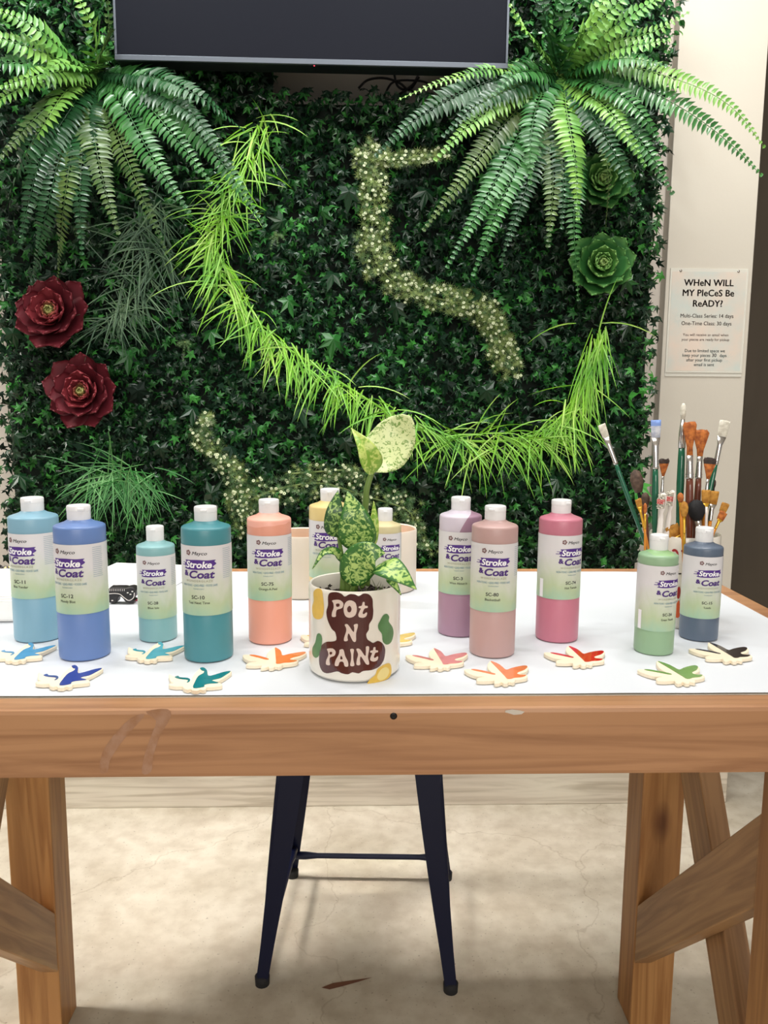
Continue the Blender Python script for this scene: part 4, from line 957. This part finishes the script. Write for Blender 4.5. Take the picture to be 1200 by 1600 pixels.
def potxy(px, py):      # photo position on the pot front -> (arc, height)
    best = None; r = ray(px, py); o_ = CAMP-Vector((pX, pY, 0)); A_ = r.x*r.x+r.y*r.y; B_ = o_.x*r.x+o_.y*r.y; C_ = o_.x**2+o_.y**2-pr*pr
    disc = B_*B_-A_*C_
    if disc < 0: disc = 0
    t_ = (-B_-math.sqrt(disc))/A_; p = o_+r*t_; return (math.atan2(p.x, -p.y)*pr, p.z-TOP)
def cp(x, y): return potxy(470+x/7.06, 860+y/7.06)
BRN = mat('maroon_brown_glaze', (74, 22, 20), .18, coat=.7); YEL = mat('yellow_brushwork', (238, 196, 84), .35, noise_amt=.12, noise_scale=60); GRNP = mat('green_brushwork', (92, 138, 84), .35, noise_amt=.2, noise_scale=60); LET = mat('pale_ceramic_letters', (226, 206, 194), .4); YEL2 = mat('pale_yellow_brushwork', (240, 218, 142), .35)
blob = [(300, 520), (320, 475), (390, 465), (450, 485), (485, 515), (540, 488), (600, 492), (640, 510), (690, 482), (750, 490), (790, 540), (795, 620), (800, 680), (790, 760), (755, 820), (750, 880), (722, 930), (735, 985), (770, 1010), (800, 1025), (850, 1003), (900, 1030), (930, 1090), (925, 1170), (905, 1235), (860, 1290), (780, 1325), (690, 1335), (640, 1362), (570, 1350), (520, 1372), (450, 1360), (400, 1340), (300, 1360), (240, 1340), (205, 1260), (205, 1150), (225, 1060), (280, 1015), (350, 1010), (392, 990), (380, 910), (340, 870), (295, 770), (282, 680), (300, 610)]
def decal(name, pts, r, m): q = smooth_poly([cp(*p) for p in pts], 3); return wrapped(name, [(q, tess(q))], r, m, pot)
decal('painted_brown_panel', blob, pr+.0005, BRN)
decal('painted_yellow_patch', [(140, 470), (180, 425), (230, 440), (245, 520), (255, 640), (240, 740), (190, 765), (140, 735), (125, 640), (145, 560)], pr+.0005, YEL)
decal('painted_green_patch', [(180, 930), (215, 925), (235, 980), (225, 1080), (205, 1160), (165, 1190), (130, 1150), (130, 1080), (160, 1020)], pr+.0005, GRNP)
decal('painted_green_patch', [(910, 720), (950, 705), (975, 740), (970, 790), (1010, 850), (1022, 920), (1000, 1010), (950, 1045), (905, 1010), (895, 930), (860, 880), (852, 830), (875, 780)], pr+.0005, GRNP)
decal('painted_yellow_patch', [(735, 1485), (760, 1430), (820, 1380), (850, 1310), (930, 1260), (985, 1255), (1000, 1330), (980, 1400), (900, 1450), (820, 1478)], pr+.0005, YEL)
decal('painted_pale_patch', [(840, 1400), (880, 1320), (940, 1290), (975, 1330), (950, 1400), (880, 1440)], pr+.0008, YEL2)
# groovy letters drawn stroke by stroke
LT = {'P1': [(375, 550), (430, 552), (470, 590), (455, 640), (400, 660), (388, 700), (385, 735), (345, 735), (345, 690), (362, 640), (360, 590), (345, 560)], 'P1h': [(390, 595), (425, 592), (425, 620), (395, 625)],
      'O': [(540, 555), (600, 580), (618, 650), (600, 720), (540, 748), (490, 725), (472, 655), (490, 585)], 'Oh': [(540, 615), (560, 650), (545, 685), (518, 680), (512, 640)],
      't1': [(688, 572), (704, 578), (706, 612), (736, 618), (736, 638), (706, 645), (690, 670), (682, 696), (694, 708), (722, 688), (732, 700), (718, 734), (684, 748), (644, 740), (634, 715), (648, 676), (662, 646), (640, 640), (642, 622), (672, 614), (680, 585)],
      'N': [(485, 825), (520, 822), (580, 905), (590, 860), (585, 825), (625, 815), (628, 850), (610, 920), (608, 1005), (575, 1005), (530, 920), (515, 960), (518, 1000), (480, 1005), (478, 970), (500, 900), (500, 860)],
      'P2': [(290, 1090), (350, 1085), (385, 1120), (372, 1165), (325, 1185), (318, 1225), (322, 1268), (280, 1262), (282, 1215), (305, 1160), (300, 1120)], 'P2h': [(320, 1125), (345, 1125), (342, 1148), (320, 1150)],
      'A': [(430, 1100), (470, 1098), (490, 1170), (520, 1230), (522, 1282), (485, 1282), (468, 1235), (430, 1235), (412, 1278), (375, 1272), (385, 1215), (415, 1160), (425, 1130)], 'Ah': [(445, 1165), (462, 1200), (435, 1202)],
      'I': [(545, 1095), (585, 1095), (580, 1150), (580, 1210), (590, 1275), (545, 1275), (555, 1210), (555, 1150)],
      'N2': [(612, 1092), (655, 1095), (710, 1170), (718, 1110), (720, 1065), (752, 1065), (752, 1110), (740, 1180), (755, 1255), (720, 1258), (665, 1175), (652, 1210), (655, 1265), (615, 1265), (618, 1210), (632, 1150)],
      't2': [(810, 1070), (824, 1074), (825, 1102), (850, 1108), (850, 1126), (824, 1134), (812, 1158), (806, 1182), (818, 1190), (844, 1172), (854, 1184), (842, 1216), (808, 1230), (774, 1222), (764, 1200), (776, 1164), (786, 1136), (766, 1130), (768, 1112), (795, 1104), (800, 1080)]}
for k_, p_ in LT.items():
    hole = k_.endswith('h'); decal('painted_letter_counter' if hole else 'painted_letter', p_, pr+(.0012 if hole else .0009), BRN if hole else LET)

def leaf(parent, pts, wid, m, nrm=(0, -1, .3), fold=.25, name='leaf', wave=0, blunt=False):
    """broad leaf along a curve: pts [(px,py,Y)], half width in metres at its widest"""
    C = spline([at(*p)-Vector((pX, pY, TOP+.0008)) for p in pts], 18); V = []; T = []; Fc = []; nv = 9
    for i, c in enumerate(C):
        u = i/18; tg = (C[min(18, i+1)]-C[max(0, i-1)]).normalized(); N = Vector(nrm).normalized(); Sd = tg.cross(N).normalized(); N = Sd.cross(tg).normalized()
        if N.dot(Vector(nrm)) < 0: N = -N
        w = wid*(1.12*math.sin(math.pi*(u**.66))**.8*(1-u)**.18 if not blunt else math.sin(math.pi*(u**.85))**.6)*(1 if 0 < u < 1 else 0)+.0004 if 0 < u < 1 else .0004
        for j in range(nv):
            s = j/(nv-1)*2-1; V.append(c+Sd*s*w+N*(abs(s)*w*fold-s*s*w*.12+wave*w*math.sin(u*14+s*2)*s*s)); T.append(abs(s))
    for i in range(18):
        for j in range(nv-1): a_ = i*nv+j; Fc.append((a_, a_+1, a_+nv+1, a_+nv))
    o = mesh(name, V, Fc, m, parent, True, None, T); md = o.modifiers.new('thickness', 'SOLIDIFY'); md.thickness = .0006; return o
def pstem(pts, r0, r1, m=M['stem'], name='stem'):
    C = spline([at(*p)-Vector((pX, pY, TOP+.0008)) for p in pts], 16); mb = MB(); tube(mb, C, [r0+(r1-r0)*i/16 for i in range(17)], 10); return mb.build(name, m, PP)
VG = variegated('leaf_green_cream_flecks', (58, 112, 46), (190, 218, 128), .27, True, 75); VD = variegated('leaf_dark_cream_flecks', (46, 88, 44), (170, 202, 114), .24, True, 75)
VP = variegated('pale_cream_leaf_green_flecks', (124, 160, 78), (226, 236, 176), .35, False, 90); VY = variegated('young_yellow_green_leaf', (134, 178, 62), (204, 222, 122), .27, False, 60); VE = variegated('leaf_dark_margin', (62, 118, 54), (184, 214, 120), .29, True, 50)
y0 = pY
pstem([(553, 925, y0), (560, 870, y0), (570, 800, y0), (573, 765, y0-.005), (582, 735, y0-.005)], .0058, .0038)
pstem([(536, 925, y0+.002), (536, 890, y0), (531, 850, y0-.004), (527, 832, y0-.006)], .0052, .0016)
pstem([(545, 925, y0), (547, 880, y0-.006), (553, 850, y0-.01)], .0060, .002)
pstem([(549, 928, y0-.016), (556, 905, y0-.026)], .0042, .003)
pstem([(565, 918, y0-.012), (582, 896, y0-.03), (592, 885, y0-.034)], .0030, .0015)
pstem([(575, 915, y0+.01), (577, 880, y0+.004), (579, 856, y0)], .0030, .0018)
leaf(PP, [(585, 738, y0-.004), (598, 712, y0+.012), (622, 678, y0+.02), (642, 650, y0+.012)], .0330, VP, (-.15, -1, .25), .18, wave=.06, blunt=True)
leaf(PP, [(588, 737, y0-.012), (578, 718, y0-.026), (568, 695, y0-.028), (549, 669, y0-.016)], .0150, VY, (.35, -1, .1), .45)
leaf(PP, [(528, 840, y0-.010), (526, 818, y0-.02), (524, 795, y0-.022), (528, 766, y0-.01)], .0165, VD, (.05, -1, .2), .2, wave=.05)
leaf(PP, [(562, 862, y0-.016), (558, 832, y0-.03), (552, 800, y0-.032), (543, 767, y0-.018)], .0245, VG, (-.1, -1, .2), .2, wave=.04)
leaf(PP, [(578, 858, y0-.005), (580, 838, y0-.012), (584, 812, y0-.012), (584, 783, y0-.004)], .0090, VY, (.5, -1, .1), .4)
leaf(PP, [(602, 864, y0-.05), (580, 864, y0-.052), (562, 880, y0-.046), (548, 916, y0-.032)][::-1], .0235, VG, (.1, -1, .3), .15, wave=.05)
leaf(PP, [(589, 884, y0-.035), (605, 885, y0-.058), (628, 900, y0-.072), (651, 921, y0-.078)], .0180, VE, (.15, -1, .8), .12)
leaf(PP, [(606, 903, y0-.052), (615, 912, y0-.062), (627, 930, y0-.068)], .0052, VG, (.2, -1, .6), .3)
leaf(PP, [(536, 878, y0-.012), (524, 862, y0-.022), (505, 864, y0-.03), (488, 889, y0-.034)], .0055, VG, (0, -1, .7), .35)
mb = MB()
for k_ in range(8): blade(mb, Vector((random.uniform(.012, .035), -.02+random.uniform(-.01, .015), pH-.018)), (random.uniform(-.5, .6), random.uniform(-.3, .3), 1), random.uniform(.015, .03), .0014, .1, 0)
mb.build('moss_wisps', mat('dry_moss', (92, 104, 56), .8), PP)

# ------------------------------------------------------------------ plain ceramic pots behind
def plain_pot(xl, xr, ybot, yrim, label):
    Pf = on((xl+xr)/2, ybot); r = (xr-xl)/2/F*(Pf.y*math.cos(PITCH)+.09); Yc = Pf.y+r; X = Pf.x*Yc/Pf.y; h = at((xl+xr)/2, yrim, Pf.y).z-TOP
    e = empty('ceramic_pot', (X, Yc, TOP+.0008), 0, label, 'pot', 'plain white ceramic pots')
    turned('pot_wall', [(r*.6, 0), (r*.95, 0), (r, .006), (r, h-.003), (r*.98, h), (r*.95, h-.002)], M['bisquewhite'], e, 64, False)
    turned('pot_inside', [(r*.9495, h-.002), (r*.94, h-.01), (r*.93, .008), (r*.2, .007), (.0001, .007)], M['bisquein'], e, 64, False); return e
plain_pot(541, 651, 931, 834, 'plain white ceramic pot behind the potted plant')
plain_pot(425, 520, 938, 840, 'plain white ceramic pot between the peach and yellow bottles')

# ------------------------------------------------------------------ brush pot
cf = on(1061, 985); cr = .0585; cY = cf.y+cr; cX = cf.x*cY/cf.y; cH = at(1061, 842, cf.y).z-TOP
CP = empty('brush_pot', (cX, cY, TOP+.0008), 0, 'white lettered ceramic pot full of paint brushes at the right', 'pot')
cpot = turned('pot_wall', [(cr*.6, 0), (cr*.95, 0), (cr, .006), (cr, cH-.003), (cr*.98, cH), (cr*.94, cH-.003), (cr*.93, .008), (cr*.2, .007), (.0001, .007)], M['ceramic'], CP, 64, False)
def cupxy(px, py):
    r = ray(px, py); o_ = CAMP-Vector((cX, cY, 0)); A_ = r.x*r.x+r.y*r.y; B_ = o_.x*r.x+o_.y*r.y; C_ = o_.x**2+o_.y**2-cr*cr
    t_ = (-B_-math.sqrt(max(0, B_*B_-A_*C_)))/A_; p = o_+r*t_; return (math.atan2(p.x, -p.y)*cr, p.z-TOP)
def cdecal(name, pts, m): q = smooth_poly([cupxy(1000+x/10, 820+y/10) for x, y in pts], 3); return wrapped(name, [(q, tess(q))], cr+.0006, m, cpot)
RD = mat('red_painted_lettering', (172, 40, 40), .35); OR = mat('orange_painted_lettering', (232, 96, 44), .35)
cdecal('painted_letter', [(495, 410), (520, 385), (560, 390), (595, 430), (598, 490), (585, 545), (570, 530), (575, 470), (550, 425), (515, 425)], RD)
cdecal('painted_letter', [(640, 405), (665, 400), (670, 425), (645, 430)], RD)
cdecal('painted_dash', [(600, 762), (640, 762), (640, 780), (600, 780)], INK)
cdecal('painted_letter', [(590, 985), (620, 980), (630, 1060), (610, 1155), (580, 1150), (575, 1070)], RD)
cdecal('painted_letter', [(540, 1215), (575, 1200), (560, 1250), (612, 1190), (615, 1440), (530, 1435), (525, 1320), (560, 1300), (540, 1260)], OR)

def frame_from(p0, p1, face):
    Z = (p1-p0).normalized(); Yv = Vector(face); Yv = (Yv-Z*Yv.dot(Z)).normalized(); X = Yv.cross(Z); return Matrix.Translation(p0) @ Matrix((X, Yv, Z)).transposed().to_4x4()
def ell_loft(name, prof, m, parent, seg=20, jag=0, tipz=None):
    """prof rows (z, half width x, half depth y)"""
    V, Fc = [], []; n = len(prof)
    for i, (z, wx, wy) in enumerate(prof):
        for k_ in range(seg):
            a_ = 2*math.pi*k_/seg; jz = jag*random.uniform(-1, 1) if i >= n-2 else 0
            V.append((wx*math.cos(a_), wy*math.sin(a_), z+jz))
    for i in range(n-1):
        for k_ in range(seg): k2 = (k_+1) % seg; Fc.append((i*seg+k_, i*seg+k2, (i+1)*seg+k2, (i+1)*seg+k_))
    Fc.append(tuple(range(seg))[::-1]); Fc.append(tuple((n-1)*seg+k_ for k_ in range(seg)))
    mi = None
    if tipz is not None: mi = [1 if sum(V[q][2] for q in f)/len(f) > tipz else 0 for f in Fc]
    return mesh(name, V, Fc, m, parent, True, mi)
BRL = []
def brush(tip, low, Y0, Y1, kind, hm, fm, bm_, wpx, fpx, hpx, lab, neck=.40, tipm=None, face=(0, -1, 0)):
    """tip/low: photo points of the bristle tip and of the handle where the pot rim hides it; lengths in photo pixels"""
    s = Y1/F*1.03; p1 = at(*tip, Y1); q = at(*low, Y0); d = (p1-q).normalized()
    # carry the handle on down into the pot
    t_ = max(0.0, min(.09, (q.z-(TOP+.014))/max(.2, d.z))); p0 = q-d*t_; 
    e = bpy.data.objects.new('paint_brush', None); e.empty_display_size = .02; link(e); tag(e, lab, 'brush', 'brushes in the pot'); e.matrix_world = frame_from(p0, p1, face)
    L = (p1-p0).length; bl_ = bristle_len = hpx*s; fl = fpx*s; w = wpx/2*s; zb0 = L-bl_; zf0 = zb0-fl; hr = max(.0019, w*neck)
    ell_loft('handle', [(0, hr*.45, hr*.45), (zf0*.35, hr*.7, hr*.7), (zf0*.75, hr*1.12, hr*1.12), (zf0*.93, hr, hr), (zf0+.002, hr*.88, hr*.88)], hm, e, 14)
    if kind == 'round': fp = [(zf0, hr, hr), (zf0+fl*.5, hr*1.0, hr*1.0), (zb0, w*.62, w*.62)]
    elif kind == 'handleonly': return e
    else: fp = [(zf0, hr, hr), (zf0+fl*.08, hr*1.12, hr*1.12), (zf0+fl*.11, hr*.98, hr*.98), (zf0+fl*.18, hr*1.1, hr*1.1), (zf0+fl*.22, hr, hr), (zf0+fl*.7, hr*1.05 if kind != 'fan' else hr*.9, hr*.8), (zb0, w*.86 if kind == 'flat' else hr*.95, .0022 if kind == 'flat' else hr*.6)]
    ell_loft('ferrule', fp, fm, e, 18)
    if kind == 'flat': bp_ = [(zb0-.001, w*.84, .002), (zb0+bl_*.35, w*.93, .0025), (zb0+bl_*.68, w*.98, .0027), (zb0+bl_*.8, w*.99, .0026), (L-.001, w, .0024), (L, w*.96, .0018)]
    elif kind == 'fan': bp_ = [(zb0-.001, hr*.9, hr*.55), (zb0+bl_*.25, w*.42, .003), (zb0+bl_*.5, w*.66, .0028), (zb0+bl_*.72, w*.86, .0023), (zb0+bl_*.9, w*.98, .0016), (L, w*.78, .0008)]
    elif kind == 'mop': bp_ = [(zb0-.001, w*.5, w*.45), (zb0+bl_*.3, w*.9, w*.7), (zb0+bl_*.6, w, w*.75), (zb0+bl_*.88, w*.72, w*.5), (L, w*.2, w*.15)]
    else: bp_ = [(zb0-.001, w*.6, w*.6), (zb0+bl_*.4, w, w*.9), (zb0+bl_*.8, w*.85, w*.75), (L, w*.3, w*.25)]
    ell_loft('bristles', bp_, [bm_, tipm] if tipm else bm_, e, 28, .0016 if kind != 'round' else 0, L-bl_*.36 if tipm else None)
    return e
c0 = cY
brush((940, 664), (1003, 836), c0-.02, c0+.0, 'flat', M['greenh'], M['steel'], M['bwhite'], 12, 44, 20, 'green-handled flat white brush leaning far out to the left', .56)
brush((1025, 657), (1023, 836), c0-.03, c0-.02, 'flat', M['greenh'], M['steel'], M['bblue'], 16, 48, 26, 'green-handled flat brush with bluish white bristles standing upright', .56, M['bluetip'])
brush((1068, 630), (1060, 836), c0, c0+.01, 'round', M['greenh'], M['steel'], M['bwhite'], 9, 44, 24, 'tallest green-handled brush with a small white round tip', 1.15)
brush((1133, 658), (1094, 836), c0+.005, c0+.02, 'flat', M['greenh'], M['steel'], M['bwhite'], 17, 44, 24, 'wide cream flat brush leaning right', .42)
brush((1078, 660), (1077, 838), c0-.022, c0-.012, 'fan', M['brownh'], M['steel'], M['borange'], 22, 36, 50, 'brown-handled fan brush with tall orange bristles', .50)
brush((1096, 672), (1086, 838), c0-.006, c0-.004, 'fan', M['brownh'], M['steel'], M['borange'], 26, 34, 40, 'brown-handled wide orange fan brush beside the taller fan brush', .36)
brush((1038, 717), (1030, 830), c0-.008, c0-.005, 'fan', M['whiteh'], M['steel'], M['borange'], 22, 26, 26, 'fan brush with black-tipped orange bristles beside the bluish flat brush', .2, M['bdark'], (.4, -1, 0))
brush((1110, 716), (1096, 836), c0-.016, c0-.01, 'fan', M['greenh'], M['steel'], M['borange'], 22, 30, 32, 'fan brush with black-tipped orange bristles below the cream flat brush', .24, M['bdark'])
brush((992, 735), (1010, 836), c0+.0, c0+.02, 'mop', M['brownh'], M['black'], M['bbrown'], 20, 12, 34, 'soft brown mop brush behind the leaning green brush', .25)
brush((1008, 770), (1012, 838), c0-.01, c0-.01, 'mop', M['brownh'], M['steel'], M['bbrown'], 13, 12, 22, 'small fluffy brown brush at the left of the pot', .3)
brush((997, 780), (1009, 838), c0-.04, c0-.038, 'flat', M['orangeh'], M['gold'], M['btan'], 10, 32, 12, 'little orange brush with brass ferrule at the left rim', .3)
brush((1008, 786), (1008, 838), c0-.044, c0-.04, 'round', M['orangeh'], M['gold'], M['borange'], 6, 24, 16, 'little thin orange brush at the left rim', .4)
brush((1063, 770), (1066, 842), c0-.05, c0-.045, 'round', M['orangeh'], M['gold'], M['borange'], 10, 8, 14, 'amber brush with tapered orange tip before the brown handles', .55)
brush((1069, 784), (1069, 842), c0-.054, c0-.05, 'mop', M['gold'], M['gold'], M['btan'], 13, 28, 22, 'gold-ferruled amber brush hanging over the front rim', .35)
brush((1086, 782), (1094, 836), c0-.035, c0-.036, 'mop', M['orangeh'], M['steel'], M['bblack'], 28, 10, 30, 'round black mop brush in the middle of the pot', .35)
brush((1103, 766), (1100, 838), c0-.03, c0-.025, 'flat', M['orangeh'], M['gold'], M['btan'], 14, 16, 20, 'tan flat brush right of the black mop', .6)
brush((1117, 768), (1106, 838), c0-.012, c0-.01, 'flat', M['orangeh'], M['steel'], M['btan'], 14, 26, 20, 'second tan flat brush right of the black mop', .4)
brush((1117, 750), (1104, 838), c0+.01, c0+.01, 'round', M['black'], M['black'], M['bdark'], 5, 8, 12, 'thin dark-tipped brush behind the tan brushes', .5)
brush((1134, 787), (1112, 840), c0-.012, c0-.01, 'flat', M['orangeh'], M['gold'], M['btan'], 13, 16, 13, 'tan brush with brass ferrule leaning right, upper one', .3)
brush((1131, 800), (1110, 842), c0-.03, c0-.028, 'flat', M['orangeh'], M['gold'], M['borange'], 13, 16, 13, 'orange brush with brass ferrule leaning right, lower one', .3)
brush((1104, 790), (1103, 842), c0-.045, c0-.045, 'handleonly', M['whiteh'], M['steel'], M['btan'], 8, 2, 2, 'thin white brush handle end in front of the tan brushes', .5)
brush((1049, 822), (1058, 842), c0-.04, c0-.04, 'flat', M['orangeh'], M['gold'], M['btan'], 22, 10, 18, 'broad amber brush head low at the front rim', .4)
# two toothbrushes with pink-stained bristles
def toothbrush(tip, low, Y, lab, face):
    p1 = at(*tip, Y); q = at(*low, Y-.002); d = (p1-q).normalized(); p0 = q-d*.07
    e = bpy.data.objects.new('toothbrush', None); e.empty_display_size = .02; link(e); tag(e, lab, 'toothbrush'); e.matrix_world = frame_from(p0, p1, (face, -1, 0)); L = (p1-p0).length
    ell_loft('handle', [(0, .004, .0025), (L*.3, .0048, .003), (L-.045, .0048, .0032), (L-.034, .0028, .0024), (L-.027, .0048, .0026), (L-.008, .0062, .0026), (L-.002, .0045, .002), (L, .002, .0012)], M['whiteh'], e, 18)
    mb = MB()
    for i in range(9):
        for j in range(4):
            c = Vector((-.0042+j*.0028, .0022, L-.025+i*.0026)); tube(mb, [c, c+Vector((random.uniform(-.001, .001), .009, random.uniform(-.001, .001)))], .001, 6)
    b_ = mb.build('bristles', M['bwhite'], e)
    mb = MB()
    for i in range(3, 6):
        for j in range(4):
            c = Vector((-.0042+j*.0028, .0022, L-.025+i*.0026)); tube(mb, [c+Vector((0, .0005, 0)), c+Vector((0, .0094, 0))], .00125, 6)
    mb.build('stained_bristles', M['pink'], b_)
toothbrush((1037, 770), (1030, 838), c0-.048, 'white toothbrush with red-stained bristles, the left one', -.9)
toothbrush((1051, 766), (1041, 838), c0-.036, 'white toothbrush with red-stained bristles, the right one', -1.4)

# ------------------------------------------------------------------ things at the back left of the table
tf_ = on(0, 976); tb_ = on(60, 897, TOP+.045)
bm = bmesh.new(); bmesh.ops.create_cube(bm, size=1)
tx0_, tx1_, ty0_, ty1_ = -.885, on(60, 966).x*1.0, tf_.y, tf_.y+.24
TR_ = empty('tray', ((tx0_+tx1_)/2, (ty0_+ty1_)/2, TOP+.001), R_(4), 'shallow white plastic tray behind the sky-blue bottle at the left edge', 'tray')
wx, wy = (tx1_-tx0_)/2, (ty1_-ty0_)/2
for v in bm.verts: v.co = Vector((v.co.x*2*wx*(.97 if v.co.z < 0 else 1), v.co.y*2*wy*(.96 if v.co.z < 0 else 1), (v.co.z+.5)*.042))
bmesh.ops.bevel(bm, geom=[e for e in bm.edges if abs(e.verts[0].co.z-e.verts[1].co.z) > .02], offset=.03, segments=6, affect='EDGES')
bmesh.ops.bevel(bm, geom=[e for e in bm.edges if e.calc_face_angle(0) > 1.0], offset=.004, segments=3, affect='EDGES')
from_bm('tray_body', bm, M['tray'], TR_, False)
bm = bmesh.new(); bmesh.ops.create_cube(bm, size=1)
for v in bm.verts: v.co = Vector((v.co.x*2*(wx-.012), v.co.y*2*(wy-.012), .0425+(v.co.z+.5)*.0035))
bmesh.ops.bevel(bm, geom=[e for e in bm.edges if abs(e.verts[0].co.z-e.verts[1].co.z) > .002], offset=.022, segments=6, affect='EDGES'); from_bm('tray_lid', bm, M['sheet'], TR_, False)
# stack of printed sheets
SH = empty('paper_sheet', (on(215, 908).x, on(215, 900).y-.02, TOP+.0008), R_(-9), 'white printed sheet lying at the back of the table behind the cornflower-blue bottle', 'paper')
box('sheet', (-.12, -.12, 0), (.10, .135, .0012), M['sheet'], SH, 0)
mb = MB()
for i in range(14): z = .0016; yy = .115-i*.016; mb.add([(-.10, yy, z), (.085-random.uniform(0, .04), yy, z), (.085, yy+.003, z), (-.10, yy+.003, z)], [(0, 1, 2, 3)])
mb.build('printed_lines', M['print'], SH, False)
# black ribbed curled strap
st_o = on(192, 944); ST = empty('curled_strap', (st_o.x, st_o.y+.01, TOP+.001), 0, 'small black ribbed curled strap with white piping lying beside the short aqua bottle', 'strap')
so_ = [(848, 512), (880, 502), (960, 500), (985, 506), (1010, 498), (1040, 500), (1060, 525), (1058, 565), (1036, 592), (1050, 602), (1042, 618), (990, 618), (962, 588), (935, 568), (918, 590), (910, 618), (850, 618)]
sp_ = smooth_poly([((at(x/5, 820+y/5, st_o.y)-st_o).x, (at(x/5, 820+y/5, st_o.y)-st_o).z) for x, y in so_], 2); zmin = min(q[1] for q in sp_); sp_ = [(a_, b_-zmin) for a_, b_ in sp_]
o = slab('strap_band', sp_, -.011, .011, mat('black_ribbed_rubber', (30, 26, 28), .5), ST, .0015); o.matrix_local = Matrix.Rotation(R_(90), 4, 'X')
def stp(x, y): p = at(x/5, 820+y/5, st_o.y)-st_o; return Vector((p.x, -.0118, p.z-zmin))
mb = MB(); tube(mb, spline([stp(850, 548), stp(900, 545), stp(940, 552), stp(975, 580), stp(1010, 600), stp(1045, 578), stp(1052, 540)], 30), .0007, 6); mb.build('white_piping', M['whiteh'], ST)
mb = MB()
for x, y in ((1022, 552), (1000, 540), (1036, 530), (880, 600)): tube(mb, [stp(x-6, y), stp(x+6, y)], .0011, 6)
for i in range(9): tube(mb, [stp(862+i*14, 512)+Vector((0, 0, .0005)), stp(862+i*14, 528)+Vector((0, 0, .0003))], .0004, 4)
mb.build('white_dots', M['whiteh'], ST)
tag(box('pink_strip', Vector((st_o.x+.005, st_o.y+.022, TOP+.0008)), Vector((st_o.x+.04, st_o.y+.028, TOP+.005)), mat('bright_pink_plastic', (226, 60, 100), .4), None, .0008), 'thin bright pink strip lying behind the curled black strap', 'strip')
# dark glittery bundle on the back edge
go_ = on(12, 893, TOP); GL = MB()
for i in range(70):
    c = Vector((random.uniform(-.035, .04), random.uniform(-.02, .02), random.uniform(.004, .012))); s_ = random.uniform(.003, .006); v, f = lathe([(.0001, -s_*.7), (s_, 0), (.0001, s_*.7)], 5, False)
    GL.add([Vector(q)+c for q in v], f, 0 if random.random() < .8 else 1)
o = GL.build('bead_bundle', [mat('dark_glass_beads', (58, 56, 58), .15, metal=.5), M['gold']], None, False); o.location = go_; tag(o, 'small heap of dark glittering beads at the back left corner behind the tray', 'beads')
print('objects', len(bpy.data.objects))
